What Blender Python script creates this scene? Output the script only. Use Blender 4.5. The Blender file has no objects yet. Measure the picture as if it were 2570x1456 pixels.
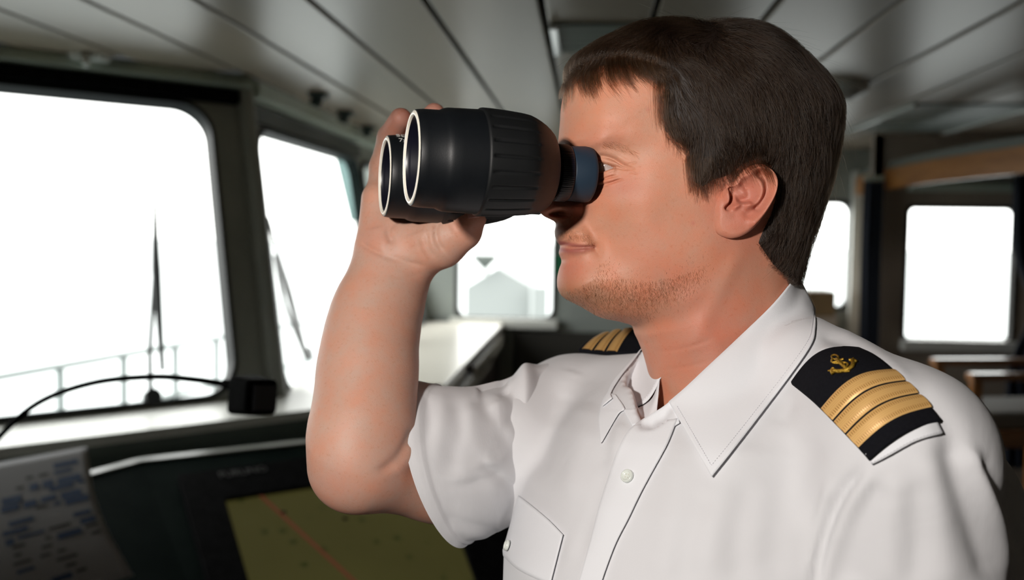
import bpy, bmesh, math, random
import numpy as np
from mathutils import Vector, Matrix
from mathutils.bvhtree import BVHTree

random.seed(7); rng = np.random.default_rng(7)
SC = bpy.context.scene
COL = SC.collection

# ------------------------------------------------------------------ camera
FPX, CX, CY = 2500.0, 1285.0, 728.0
CAM = np.array([0.0, 0.0, 1.6])
def nz(v): v = np.asarray(v, float); return v/np.linalg.norm(v)
dY = nz([(1475-CX)/FPX, (CY-587)/FPX, -1.0]); _r = math.radians(1.1)
_u = np.array([math.sin(_r), math.cos(_r), 0.0]); dZ = nz(_u-_u.dot(dY)*dY); dX = np.cross(dY, dZ)
RW = np.array([dX, dY, dZ])                       # camera vector -> world vector
cam_data = bpy.data.cameras.new('camera'); cam = bpy.data.objects.new('camera', cam_data); COL.objects.link(cam)
cam.matrix_world = Matrix([[*RW[0], CAM[0]], [*RW[1], CAM[1]], [*RW[2], CAM[2]], [0, 0, 0, 1]])
cam_data.sensor_width = 36.0; cam_data.lens = 36.0*FPX/2570.0
cam_data.clip_start = 0.02; cam_data.clip_end = 3000
cam_data.dof.use_dof = True; cam_data.dof.focus_distance = 0.745; cam_data.dof.aperture_fstop = 5.0
SC.camera = cam

# ------------------------------------------------------------------ light and exposure
SC.view_settings.view_transform = 'Standard'; SC.view_settings.look = 'None'
SC.view_settings.exposure = 0.0; SC.view_settings.gamma = 1.0; SC.view_settings.use_curve_mapping = False
SC.cycles.use_denoising = True
SC.cycles.max_bounces = 8; SC.cycles.diffuse_bounces = 4; SC.cycles.glossy_bounces = 3
SC.cycles.transparent_max_bounces = 12; SC.cycles.caustics_reflective = False; SC.cycles.caustics_refractive = False
SC.cycles.sample_clamp_indirect = 6.0
world = bpy.data.worlds.new('sky'); SC.world = world; world.use_nodes = True
bg = world.node_tree.nodes['Background']; bg.inputs[0].default_value = (1.0, 1.0, 0.975, 1); bg.inputs[1].default_value = 5.0
spot_data = bpy.data.lights.new('flash_spot', 'SPOT'); spot_data.energy = 58; spot_data.shadow_soft_size = 0.035; spot_data.color = (1.0, 0.94, 0.88)  # unseen spot added above left of the camera as an off-camera flash
spot_data.spot_size = math.radians(33); spot_data.spot_blend = 0.30
spot = bpy.data.objects.new('flash_spot', spot_data); COL.objects.link(spot)
SP_C = np.array([-0.42, 0.23, -0.24]); SP_T = np.array([0.085, -0.080, 0.78])   # lamp and target (right, up, depth) seen from the camera
_sp = CAM+RW@(SP_C*[1, 1, -1]); _st = CAM+RW@(SP_T*[1, 1, -1])
spot.location = _sp.tolist(); spot.rotation_euler = Vector(_st-_sp).to_track_quat('-Z', 'Y').to_euler()

# ------------------------------------------------------------------ helpers
def W(p):                                          # (x right, y up, depth) seen from the camera -> world
    p = np.asarray(p, float); q = p.copy(); q[..., 2] = -q[..., 2]
    return q @ RW.T + CAM
def Cc(px, py, d): return np.array([(px-CX)/FPX*d, -(py-CY)/FPX*d, d])
def P(px, py, d): return W(Cc(px, py, d))
def ray(px, py): return RW @ np.array([(px-CX)/FPX, -(py-CY)/FPX, -1.0])
def on_plane(px, py, o, n):
    r = ray(px, py); t = np.dot(np.asarray(o)-CAM, n)/np.dot(r, n); return CAM+r*t
def onz(px, py, z): return on_plane(px, py, (0, 0, z), np.array([0, 0, 1.0]))
def ony(px, py, y): return on_plane(px, py, (0, y, 0), np.array([0, 1.0, 0]))

MATS = {}
def mat(name, color, rough=0.5, spec=0.5, metal=0.0, noise=None, bump=None, emit=None, sss=None, coat=0.0, sheen=0.0):
    if name in MATS: return MATS[name]
    m = bpy.data.materials.new(name); m.use_nodes = True; nt = m.node_tree; b = nt.nodes['Principled BSDF']
    b.inputs['Base Color'].default_value = (*color, 1); b.inputs['Roughness'].default_value = rough
    b.inputs['Specular IOR Level'].default_value = spec; b.inputs['Metallic'].default_value = metal
    if coat: b.inputs['Coat Weight'].default_value = coat
    if sheen: b.inputs['Sheen Weight'].default_value = sheen
    if emit: b.inputs['Emission Color'].default_value = (*emit[0], 1); b.inputs['Emission Strength'].default_value = emit[1]
    if sss: b.inputs['Subsurface Weight'].default_value = sss[0]; b.inputs['Subsurface Radius'].default_value = sss[1]; b.inputs['Subsurface Scale'].default_value = sss[2]
    tc = nt.nodes.new('ShaderNodeTexCoord')
    if noise:                                      # (scale, second colour, detail)
        n = nt.nodes.new('ShaderNodeTexNoise'); n.inputs['Scale'].default_value = noise[0]; n.inputs['Detail'].default_value = noise[2] if len(noise) > 2 else 4
        mp = nt.nodes.new('ShaderNodeMapping'); mp.inputs['Scale'].default_value = noise[3] if len(noise) > 3 else (1, 1, 1)
        r = nt.nodes.new('ShaderNodeValToRGB'); r.color_ramp.elements[0].position = 0.35; r.color_ramp.elements[1].position = 0.65
        r.color_ramp.elements[0].color = (*color, 1); r.color_ramp.elements[1].color = (*noise[1], 1)
        nt.links.new(tc.outputs['Object'], mp.inputs['Vector']); nt.links.new(mp.outputs[0], n.inputs['Vector'])
        nt.links.new(n.outputs['Fac'], r.inputs['Fac']); nt.links.new(r.outputs[0], b.inputs['Base Color'])
    if bump:                                       # (scale, strength, distance)
        n2 = nt.nodes.new('ShaderNodeTexNoise'); n2.inputs['Scale'].default_value = bump[0]; n2.inputs['Detail'].default_value = 5
        bp = nt.nodes.new('ShaderNodeBump'); bp.inputs['Strength'].default_value = bump[1]; bp.inputs['Distance'].default_value = bump[2]
        nt.links.new(tc.outputs['Object'], n2.inputs['Vector']); nt.links.new(n2.outputs['Fac'], bp.inputs['Height']); nt.links.new(bp.outputs[0], b.inputs['Normal'])
    MATS[name] = m; return m

def tag(o, label=None, cat=None, group=None, kind=None):
    if label: o['label'] = label
    if cat: o['category'] = cat
    if group: o['group'] = group
    if kind: o['kind'] = kind
    return o
def link(o, parent=None):
    COL.objects.link(o)
    if parent is not None:
        o.parent = parent; o.matrix_parent_inverse = parent.matrix_world.inverted()
    return o
def empty(name, loc):
    o = bpy.data.objects.new(name, None); o.empty_display_size = 0.05; COL.objects.link(o)
    o.location = Vector(loc); bpy.context.view_layer.update(); return o
def mesh_np(name, V, F, m, parent=None, smooth=True, origin=None):
    """V world vertices; F list/array of faces"""
    V = np.asarray(V, float)
    if origin is None: origin = V.mean(0)
    me = bpy.data.meshes.new(name)
    me.from_pydata((V-origin).tolist(), [], [list(map(int, f)) for f in F]); me.update()
    if m is not None: me.materials.append(m)
    if smooth: me.polygons.foreach_set('use_smooth', [True]*len(me.polygons))
    o = bpy.data.objects.new(name, me); o.location = Vector(origin); COL.objects.link(o)
    bpy.context.view_layer.update()
    if parent is not None:
        o.parent = parent; o.matrix_parent_inverse = parent.matrix_world.inverted()
    return o
class MB:
    """collects shapes into one mesh"""
    def __init__(s): s.V = []; s.F = []; s.n = 0
    def add(s, V, F):
        V = np.asarray(V, float); s.V.append(V); s.F += [[int(i)+s.n for i in f] for f in F]; s.n += len(V); return s
    def box(s, lo, hi, M=None, bev=0.0):
        bm = bmesh.new(); bmesh.ops.create_cube(bm, size=1.0)
        c = (np.array(lo)+np.array(hi))/2; d = np.abs(np.array(hi)-np.array(lo))
        for v in bm.verts: v.co = Vector(np.array(v.co)*d+c)
        if bev > 0: bmesh.ops.bevel(bm, geom=bm.edges[:], offset=min(bev, d.min()*0.45), segments=2, affect='EDGES', profile=0.6)
        V = np.array([v.co[:] for v in bm.verts]); bm.verts.index_update(); F = [[v.index for v in f.verts] for f in bm.faces]; bm.free()
        if M is not None: V = M(V)
        return s.add(V, F)
    def tube(s, pts, rad, n=12, caps=True):
        pts = np.asarray(pts, float); rad = np.broadcast_to(np.asarray(rad, float), (len(pts),))
        T = np.gradient(pts, axis=0); T /= np.linalg.norm(T, axis=1)[:, None]+1e-12
        ref = np.array([0, 0, 1.0]) if abs(T[0][2]) < 0.9 else np.array([1.0, 0, 0])
        N = nz(np.cross(T[0], ref)); V = []
        for i in range(len(pts)):
            N = nz(N-N.dot(T[i])*T[i]); B = np.cross(T[i], N)
            for k in range(n):
                a = 2*math.pi*k/n; V.append(pts[i]+rad[i]*(math.cos(a)*N+math.sin(a)*B))
        F = [[i*n+k, i*n+(k+1) % n, (i+1)*n+(k+1) % n, (i+1)*n+k] for i in range(len(pts)-1) for k in range(n)]
        if caps: F += [list(range(n))[::-1], [(len(pts)-1)*n+k for k in range(n)]]
        return s.add(V, F)
    def lathe(s, O, A, N, B, prof, n=96, rf=None, close0=False, close1=False):
        """profile of (distance along A, radius); rf(theta, i) scales the radius"""
        V = []; 
        for i, (h, r) in enumerate(prof):
            for k in range(n):
                th = 2*math.pi*k/n; rr = r*(rf(th, i) if rf else 1.0)
                V.append(O+A*h+rr*(math.cos(th)*N+math.sin(th)*B))
        F = [[i*n+k, (i+1)*n+k, (i+1)*n+(k+1) % n, i*n+(k+1) % n] for i in range(len(prof)-1) for k in range(n)]
        if close0: F.append(list(range(n)))
        if close1: F.append([(len(prof)-1)*n+k for k in range(n)][::-1])
        return s.add(V, F)
    def grid(s, G, thick=None, closed=False):
        """G[i][j] world points; thick: world vector field offset array or None"""
        G = np.asarray(G, float); a, b = G.shape[:2]
        F = [[i*b+j, i*b+j+1, (i+1)*b+j+1, (i+1)*b+j] for i in range(a-1) for j in range(b-1)]
        V = G.reshape(-1, 3)
        if thick is not None:
            V2 = (G+thick).reshape(-1, 3); n = len(V)
            F2 = [[x+n for x in f[::-1]] for f in F]; E = []
            for j in range(b-1): E.append([j+1, j, n+j, n+j+1]); q = (a-1)*b; E.append([q+j, q+j+1, n+q+j+1, n+q+j])
            for i in range(a-1): E.append([i*b, (i+1)*b, n+(i+1)*b, n+i*b]); E.append([(i+1)*b+b-1, i*b+b-1, n+i*b+b-1, n+(i+1)*b+b-1])
            F = F+F2+E; V = np.vstack([V, V2])
        return s.add(V, F)
    def build(s, name, m, parent=None, smooth=False, origin=None):
        return mesh_np(name, np.vstack(s.V), s.F, m, parent, smooth, origin)
def resample(pts, n, closed=False, smooth=True):
    pts = np.asarray(pts, float)
    if closed: pts = np.vstack([pts, pts[:1]])
    if smooth and len(pts) > 2:                    # Catmull-Rom
        q = np.vstack([pts[-2] if closed else 2*pts[0]-pts[1], pts, pts[1] if closed else 2*pts[-1]-pts[-2]]); out = []
        for i in range(1, len(q)-2):
            t = np.linspace(0, 1, 16, endpoint=False)[:, None]
            p0, p1, p2, p3 = q[i-1], q[i], q[i+1], q[i+2]
            out.append(0.5*((2*p1)+(-p0+p2)*t+(2*p0-5*p1+4*p2-p3)*t*t+(-p0+3*p1-3*p2+p3)*t**3))
        pts = np.vstack(out+[pts[-1:]])
    s = np.r_[0, np.cumsum(np.linalg.norm(np.diff(pts[:, :3], axis=0), axis=1))]
    t = np.linspace(0, s[-1], n, endpoint=not closed)
    return np.stack([np.interp(t, s, pts[:, k]) for k in range(pts.shape[1])], 1)
def sstep(a, b, x):
    t = np.clip((x-a)/(b-a), 0, 1); return t*t*(3-2*t)

# implicit surfaces ---------------------------------------------------------
def smin(a, b, k):
    h = np.clip(0.5+0.5*(b-a)/k, 0, 1); return b*(1-h)+a*h-k*h*(1-h)
def cone(p, a, b, ra, rb):
    a = np.asarray(a, np.float32); ba = np.asarray(b, np.float32)-a
    pa = p-a; h = np.clip((pa@ba)/ba.dot(ba), 0, 1)
    d = pa-h[..., None]*ba
    return np.sqrt((d*d).sum(-1))-(ra+(rb-ra)*h)
def surface_nets(fn, lo, hi, h):
    lo = np.asarray(lo, float); n = np.ceil((np.asarray(hi)-lo)/h).astype(int)+1
    ax = [lo[i]+h*np.arange(n[i]) for i in range(3)]
    D = np.empty(n, np.float32)
    step = max(1, int(400000/(n[1]*n[2])))
    for i in range(0, n[0], step):
        g = np.stack(np.meshgrid(ax[0][i:i+step], ax[1], ax[2], indexing='ij'), -1).astype(np.float32)
        D[i:i+step] = fn(g)
    ins = D < 0
    cs = np.zeros(tuple(n-1), np.int8)
    offs = [(a, b, c) for a in (0, 1) for b in (0, 1) for c in (0, 1)]
    sl = lambda o: tuple(slice(o[k], n[k]-1+o[k]) for k in range(3))
    for o in offs: cs += ins[sl(o)]
    act = (cs > 0) & (cs < 8)
    idx = np.full(tuple(n-1), -1, np.int64); ai = np.argwhere(act); idx[act] = np.arange(len(ai))
    acc = np.zeros((len(ai), 3)); cnt = np.zeros(len(ai))
    for ea in range(len(offs)):
        for eb in range(ea+1, len(offs)):
            oa, ob = np.array(offs[ea]), np.array(offs[eb])
            if np.abs(oa-ob).sum() != 1: continue
            da = D[tuple((ai+oa).T)]; db = D[tuple((ai+ob).T)]
            m = (da < 0) != (db < 0)
            t = np.where(m, da/(da-db+1e-20), 0)
            acc[m] += (oa+(ob-oa)*t[:, None])[m]; cnt[m] += 1
    V = lo+h*(ai+acc/cnt[:, None])
    F = []
    for axis in range(3):
        u, v = [(1, 2), (2, 0), (0, 1)][axis]
        s0 = [slice(1, n[k]-1) for k in range(3)]; s0[axis] = slice(0, n[axis]-1)
        s1 = list(s0); s1[axis] = slice(1, n[axis])
        a = ins[tuple(s0)]; b = ins[tuple(s1)]
        e = np.argwhere(a != b); off = np.array([s.start for s in s0]); e0 = e+off
        fl = a[tuple(e.T)]
        du = np.zeros(3, int); du[u] = 1; dv = np.zeros(3, int); dv[v] = 1
        q = np.stack([idx[tuple((e0-du-dv).T)], idx[tuple((e0-dv).T)], idx[tuple(e0.T)], idx[tuple((e0-du).T)]], 1)
        q[~fl] = q[~fl][:, ::-1]; F.append(q)
    return V, np.vstack(F)

# thin-plate interpolation
class TPS:
    def __init__(s, X, y, lam=0.0):
        s.X = np.asarray(X, float); n = len(X)
        K = s.k(s.X, s.X)+lam*np.eye(n); Pm = np.c_[np.ones(n), s.X]
        A = np.block([[K, Pm], [Pm.T, np.zeros((3, 3))]]); s.w = np.linalg.solve(A, np.r_[np.asarray(y, float), 0, 0, 0])
    def k(s, A, B):
        r2 = ((A[:, None]-B[None])**2).sum(-1)*1e4; return 0.5*r2*np.log(r2+1e-12)*(r2 > 0)
    def __call__(s, Q):
        Q = np.asarray(Q, float); out = np.empty(len(Q))
        for i in range(0, len(Q), 60000):
            q = Q[i:i+60000]; out[i:i+60000] = s.k(q, s.X)@s.w[:-3]+np.c_[np.ones(len(q)), q]@s.w[-3:]
        return out
def poly_dist(Q, poly):
    """distance to a closed outline, nearest parameter, inside flag"""
    A = poly; B = np.roll(poly, -1, 0); best = np.full(len(Q), 1e9); arg = np.zeros(len(Q), int); ins = np.zeros(len(Q), bool)
    for i in range(len(A)):
        ab = B[i]-A[i]; t = np.clip(((Q-A[i])@ab)/(ab@ab+1e-20), 0, 1); d = Q-A[i]-t[:, None]*ab; dd = (d*d).sum(1)
        m = dd < best; best[m] = dd[m]; arg[m] = i
        c = (A[i, 1] > Q[:, 1]) != (B[i, 1] > Q[:, 1])
        x = A[i, 0]+(Q[:, 1]-A[i, 1])*(B[i, 0]-A[i, 0])/(B[i, 1]-A[i, 1]+1e-20)
        ins ^= c & (Q[:, 0] < x)
    return np.sqrt(best), arg, ins
# ================================================================== THE BRIDGE
BT = np.array([-1.118, 3.504, 1.0]); TP = np.array([-1.393, 3.923, 2.2]); UPV = TP-BT
DA = nz([0.69, 0.724, 0.0]); DB = np.array([0.0, 1.0, 0.0])
M_wall = mat('wall_paint', (0.30, 0.33, 0.31), 0.5, noise=(3, (0.33, 0.36, 0.335)))
M_frame = mat('window_frame_paint', (0.30, 0.315, 0.29), 0.45, noise=(5, (0.34, 0.35, 0.32)))
M_rubber = mat('black_rubber', (0.012, 0.013, 0.013), 0.6)
M_brown = mat('brown_wall_panel', (0.34, 0.285, 0.235), 0.6, noise=(4, (0.38, 0.32, 0.26)))
M_white = mat('white_paint', (0.74, 0.745, 0.70), 0.35, noise=(6, (0.70, 0.71, 0.67)))
M_ceil = mat('ceiling_slat_metal', (0.40, 0.325, 0.245), 0.34, 0.25, noise=(1.2, (0.32, 0.275, 0.22), 3, (1.5, 0.35, 1)))
M_dark = mat('dark_gap', (0.008, 0.008, 0.007), 0.8)
M_rail = mat('pale_green_rail', (0.58, 0.68, 0.60), 0.4)
M_black = mat('black_plastic', (0.003, 0.003, 0.004), 0.75, 0.05, noise=(30, (0.008, 0.008, 0.009)))
M_floor = mat('floor_carpet', (0.030, 0.035, 0.05), 0.9, noise=(60, (0.02, 0.025, 0.04)), bump=(300, 0.3, 0.004))
M_wood = mat('varnished_wood', (0.44, 0.19, 0.055), 0.3, noise=(4, (0.33, 0.13, 0.035), 6, (1, 1, 9)), coat=0.3)
M_navy = mat('navy_fabric', (0.006, 0.010, 0.022), 0.85, noise=(40, (0.008, 0.014, 0.03)), sheen=0.2)
gm = bpy.data.materials.new('window_glass'); gm.use_nodes = True; nt = gm.node_tree
for n in list(nt.nodes):
    if n.type != 'OUTPUT_MATERIAL': nt.nodes.remove(n)
tr = nt.nodes.new('ShaderNodeBsdfTransparent'); tr.inputs[0].default_value = (0.95, 0.97, 0.96, 1)
gl = nt.nodes.new('ShaderNodeBsdfGlossy'); gl.inputs['Roughness'].default_value = 0.02
fr = nt.nodes.new('ShaderNodeFresnel'); fr.inputs[0].default_value = 1.10
mx = nt.nodes.new('ShaderNodeMixShader'); nt.links.new(fr.outputs[0], mx.inputs[0]); nt.links.new(tr.outputs[0], mx.inputs[1]); nt.links.new(gl.outputs[0], mx.inputs[2])
nt.links.new(mx.outputs[0], [n for n in nt.nodes if n.type == 'OUTPUT_MATERIAL'][0].inputs[0])

M_tint = bpy.data.materials.new('tinted_film'); M_tint.use_nodes = True; nt = M_tint.node_tree
for n in list(nt.nodes):
    if n.type != 'OUTPUT_MATERIAL': nt.nodes.remove(n)
tl_ = nt.nodes.new('ShaderNodeBsdfTranslucent'); tl_.inputs[0].default_value = (0.44, 0.53, 0.525, 1); nt.links.new(tl_.outputs[0], [n for n in nt.nodes if n.type == 'OUTPUT_MATERIAL'][0].inputs[0])
class Facet:
    """a leaning wall plane: point = o + s*d + w*up"""
    def __init__(s, o, d, up): s.o = np.array(o, float); s.d = np.array(d, float); s.up = np.array(up, float); s.n = nz(np.cross(s.d, s.up))
    def pt(s, a, w, off=0.0): return s.o+a*s.d+w*s.up+off*s.n
    def sw(s, px, py):
        p = on_plane(px, py, s.o, s.n)-s.o; A = np.stack([s.d, s.up], 1); return np.linalg.lstsq(A, p, rcond=None)[0]
def rounded(s0, s1, w0, w1, rs, rw, n=10):
    out = []
    for cx, cy, a0 in ((s1-rs, w1-rw, 0), (s0+rs, w1-rw, 90), (s0+rs, w0+rw, 180), (s1-rs, w0+rw, 270)):
        for k in range(n+1):
            a = math.radians(a0+90*k/n); out.append((cx+rs*math.cos(a), cy+rw*math.sin(a)))
    return out
def panel_with_hole(fc, s0, s1, w0, w1, hole, t0, t1):
    """wall panel around a hole; returns MB"""
    c = np.mean(hole, 0); L = []
    for h in hole:
        d = np.array(h)-c; ks = []
        for k, lim in ((0, s1 if d[0] > 0 else s0), (1, w1 if d[1] > 0 else w0)):
            if abs(d[k]) > 1e-9: ks.append((lim-c[k])/d[k])
        L.append(c+d*min(ks))
    # snap the nearest outer point to each corner
    L = np.array(L)
    for co in ((s0, w0), (s0, w1), (s1, w0), (s1, w1)):
        L[np.argmin(np.abs(L-np.array(co)).sum(1))] = co
    n = len(hole); mb = MB(); V = []
    for off in (t0, t1):
        V += [fc.pt(a, b, off) for a, b in hole]; V += [fc.pt(a, b, off) for a, b in L]
    F = []
    for i in range(n):
        j = (i+1) % n
        F.append([i, j, n+j, n+i]); F.append([2*n+j, 2*n+i, 3*n+i, 3*n+j]); F.append([j, i, 2*n+i, 2*n+j]); F.append([n+i, n+j, 3*n+j, 3*n+i])
    mb.add(V, F); return mb
WN = [0]
def window(fc, hole, inside=-1, gasket=0.022, depth=0.05, fm=None):
    """gasket frame and glass pane of one window"""
    WN[0] += 1; n = len(hole); c = np.mean(hole, 0); h = np.array(hole)
    ls, lw = 1.0, np.linalg.norm(fc.up)
    inner = c+(h-c)*np.array([1-gasket/(np.ptp(h[:, 0])/2*ls), 1-gasket/(np.ptp(h[:, 1])/2*lw)])
    ow = c+(h-c)*np.array([1+0.004/(np.ptp(h[:, 0])/2), 1+0.004/(np.ptp(h[:, 1])/2*lw)])
    mb = MB(); V = []
    for ring, off in ((ow, 0.012*inside), (inner, 0.016*inside), (inner, -depth*inside), (ow, -depth*inside)): V += [fc.pt(a, b, off) for a, b in ring]
    F = [[r*n+i, r*n+(i+1) % n, ((r+1) % 4)*n+(i+1) % n, ((r+1) % 4)*n+i] for r in range(4) for i in range(n)]
    mb.add(V, F); fo = mb.build('window_%d' % WN[0], fm or M_rubber); tag(fo, kind='structure')
    g = MB(); o1 = -0.6*depth*inside
    g.add([fc.pt(a, b, o1) for a, b in inner], [list(range(n))]); g.build('glass_pane', gm, fo)
    return fo
FA = Facet(BT, DA, UPV); FB = Facet(BT, DB, UPV)
sgnA = 1 if np.dot(FA.n, np.array([0.3, 0.8, 1.6])-BT) > 0 else -1
sgnB = 1 if np.dot(FB.n, np.array([0.3, 0.8, 1.6])-BT) > 0 else -1
def struct(o): return tag(o, kind='structure')
# --- forward facets
aR = FA.sw(560, 600)[0]; aTop = FA.sw(400, 251)[1]; aBot = FA.sw(400, 1015)[1]
W1 = dict(s0=aR-1.12, s1=aR, w0=aBot, w1=aTop)
panels = MB(); w0, w1 = -0.06, 1.0
for k in range(4):
    s1 = 0.0 if k == 0 else aR-1.18*k+0.03; s0 = aR-1.18*(k+1)+0.03
    hole = rounded(aR-1.12-1.18*k, aR-1.18*k, aBot, aTop, 0.13, 0.13/1.29)
    if k < 2: p = panel_with_hole(FA, s0, s1, w0, w1, hole, 0, -0.06*sgnA); window(FA, hole, sgnA, 0.012)
    else: p = MB(); p.add([FA.pt(a, b, -d*sgnA) for d in (0, .06) for b in (w0, w1) for a in (s0, s1)], [[0, 1, 3, 2], [4, 6, 7, 5], [0, 2, 6, 4], [1, 5, 7, 3], [0, 4, 5, 1], [2, 3, 7, 6]])
    panels.add(np.vstack(p.V), p.F)
struct(panels.build('wall_forward', M_frame))
bL = FB.sw(655, 420)[0]-0.045; bR = FB.sw(905, 480)[0]; bTop = FB.sw(740, 350)[1]; bBot = FB.sw(760, 975)[1]
print('A', aR, aTop, aBot, 'B', bL, bR, bTop, bBot)
LB = 6.95-BT[1]
hB1 = rounded(bL, bR, bBot, bTop, 0.12, 0.09); hB2 = rounded(bR+0.085, LB-0.14, bBot, bTop, 0.12, 0.09)
panels = MB()
for (s0, s1, hole) in ((0.0, bR+0.042, hB1), (bR+0.042, LB, hB2)):
    p = panel_with_hole(FB, s0, s1, w0, w1, hole, 0, -0.06*sgnB); panels.add(np.vstack(p.V), p.F); window(FB, hole, sgnB, 0.014)
struct(panels.build('wall_port', M_frame))
# --- far end wall and starboard walls
FC = Facet((0, 6.95, 0), (1, 0, 0), (0, 0, 1)); FD = Facet((0, 6.0, 0), (1, 0, 0), (0, 0, 1))
c3 = [FC.sw(1146, 500), FC.sw(1392, 806)]; c4 = [FC.sw(1850, 500), FC.sw(2131, 778)]
h3 = rounded(c3[0][0], c3[1][0], c3[1][1], c3[0][1]+0.1, 0.07, 0.07); h4 = rounded(c4[0][0], c4[1][0], c4[1][1], c4[0][1], 0.07, 0.07)
panels = MB()
for (s0, s1, hole) in ((-1.6, 0.55, h3), (0.55, 2.0, h4)):
    p = panel_with_hole(FC, s0, s1, 0.0, 2.24, hole, 0, -0.06); panels.add(np.vstack(p.V), p.F); window(FC, hole, -1 if FC.n[1] > 0 else 1)
struct(panels.build('wall_far', M_wall))
mb = MB(); mb.box((-0.50, 6.925, 0.0), (0.72, 6.949, 0.915), bev=0.006); struct(mb.build('trim_11', mat('dark_lower_panel', (0.050, 0.046, 0.040), 0.5)))  # plain dark panel added to make the lower far wall darker
q = ony(1396, 640, 6.945); q2 = ony(1422, 690, 6.945); sg_ = empty('wall_sign', [(q[0]+q2[0])/2, 6.945, q2[2]]); tag(sg_, 'small green sign on the far wall just in front of the chin', 'sign')
mb = MB(); mb.box((q[0], 6.935, q2[2]), (q2[0], 6.949, q[2]), bev=0.002); mb.build('plate', mat('green_sign', (0.01, 0.14, 0.06), 0.4), sg_)
c5 = [FD.sw(2275, 516), FD.sw(2540, 862)]
h5 = rounded(c5[0][0], c5[1][0], c5[1][1], c5[0][1], 0.035, 0.035)
pm = panel_with_hole(FD, 1.66, 3.6, 0.0, 2.24, h5, 0, -0.06); struct(pm.build('wall_aft', M_brown)); window(FD, h5, -1 if FD.n[1] > 0 else 1, 0.015)
mb = MB(); mb.add([(1.66, 6.0, 0), (1.93, 6.95, 0), (1.99, 6.95, 0), (1.72, 6.0, 0), (1.66, 6.0, 2.2), (1.93, 6.95, 2.2), (1.99, 6.95, 2.2), (1.72, 6.0, 2.2)], [[0, 3, 2, 1], [4, 5, 6, 7], [0, 1, 5, 4], [1, 2, 6, 5], [2, 3, 7, 6], [3, 0, 4, 7]]); struct(mb.build('wall_recess', M_brown))
mb = MB(); mb.box((3.6, -1.6, 0), (3.66, 6.06, 2.2)); struct(mb.build('wall_starboard', M_brown))
mb = MB(); mb.box((-4.9, -1.66, 0), (3.66, -1.6, 2.3)); struct(mb.build('wall_behind', M_brown))
mb = MB(); e0 = FA.pt(aR-1.18*4+0.03, 0); mb.box((e0[0]-0.3, -1.6, 0), (e0[0]-0.24, e0[1]+0.2, 2.2)); struct(mb.build('wall_corner', M_wall))
# walls below the leaning windows
mb = MB(); sE = aR-1.18*4+0.03
b0, b1, b2 = FA.pt(sE, -0.06), FA.pt(0, -0.06), FB.pt(LB, -0.06)
for q0, q1 in ((b0, b1), (b1, b2)):
    g = [[q0, q1], [q0*[1, 1, 0], q1*[1, 1, 0]]]; mb.grid(g, np.array([-0.05, 0.02, 0]))
struct(mb.build('wall_lower', M_frame))
mb = MB(); mb.box((-5.4, -1.7, -0.08), (3.7, 7.1, 0.0)); struct(mb.build('floor', M_floor))
# --- ceiling of long slats
mb = MB(); x = -0.435-0.303*14
while x < 3.6:
    ymax = 6.95 if x > -1.45 else 3.96+(x+1.35)*1.05+0.1
    if ymax > -1.4: mb.box((x+0.009, -1.6, 2.2), (min(x+0.303-0.009, 3.6), ymax, 2.215), bev=0.005)
    x += 0.303
sl = mb.build('ceiling', M_ceil); struct(sl)
mb = MB(); mb.box((-1.5, -1.7, 2.225), (3.7, 7.1, 2.30)); mb.box((-4.9, -1.7, 2.225), (-1.5, 1.0, 2.30))
q = [FA.pt(-2.6, 1), FA.pt(0, 1)]
mb.add([(-1.5, -1.6, 2.225), (-1.5, 4.0, 2.225), (-3.3, 2.1, 2.225), (-3.3, -1.6, 2.225)], [[0, 1, 2, 3]])
struct(mb.build('ceiling_void', M_dark))
# --- pelmets: a pale rail at the ceiling with a dark blind box below it
def strip(fc, sg, s0, s1, w0, w1, d0, d1, mb):
    c = [fc.pt(a, b, d*sg) for d in (d0, d1) for b in (w0, w1) for a in (s0, s1)]
    mb.add(c, [[0, 1, 3, 2], [4, 6, 7, 5], [0, 2, 6, 4], [1, 5, 7, 3], [0, 4, 5, 1], [2, 3, 7, 6]])
for nm, fc, sg, s0, s1, ww in (('trim_1', FA, sgnA, -4.6, 0.02, (0.948, 0.985)), ('trim_2', FB, sgnB, 0.04, LB, (0.93, 0.985))):
    mb = MB(); strip(fc, sg, s0, s1, ww[0], ww[1], 0.0, 0.06, mb); strip(fc, sg, s0, s1, ww[1], 1.0, 0.0, 0.03, mb); struct(mb.build(nm, M_rail))
for s0, s1, fc, sg, lab in ((-1.30, -0.03, FA, sgnA, 'black roller blind box above the large window with one wiper blade'), (0.05, bR+0.05, FB, sgnB, 'black roller blind box above the second window, behind the binoculars')):
    mb = MB(); strip(fc, sg, s0, s1, 0.903 if fc is FA else 0.855, 0.943 if fc is FA else 0.912, 0.0, 0.035 if fc is FA else 0.02, mb)
    tag(mb.build('blind_box', M_black if fc is FA else mat('grey_box', (0.05, 0.055, 0.05), 0.5)), lab, 'blind', 'blind boxes over the forward windows')
mb = MB(); c0, c1 = FA.pt(0.0, -0.05), FA.pt(0.0, 1.0); off = np.array([0.05, -0.02, 0.0])
mb.tube([c0+off*0.2, c1+off*0.2], 0.035, 10); struct(mb.build('trim_3', M_frame))
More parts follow.
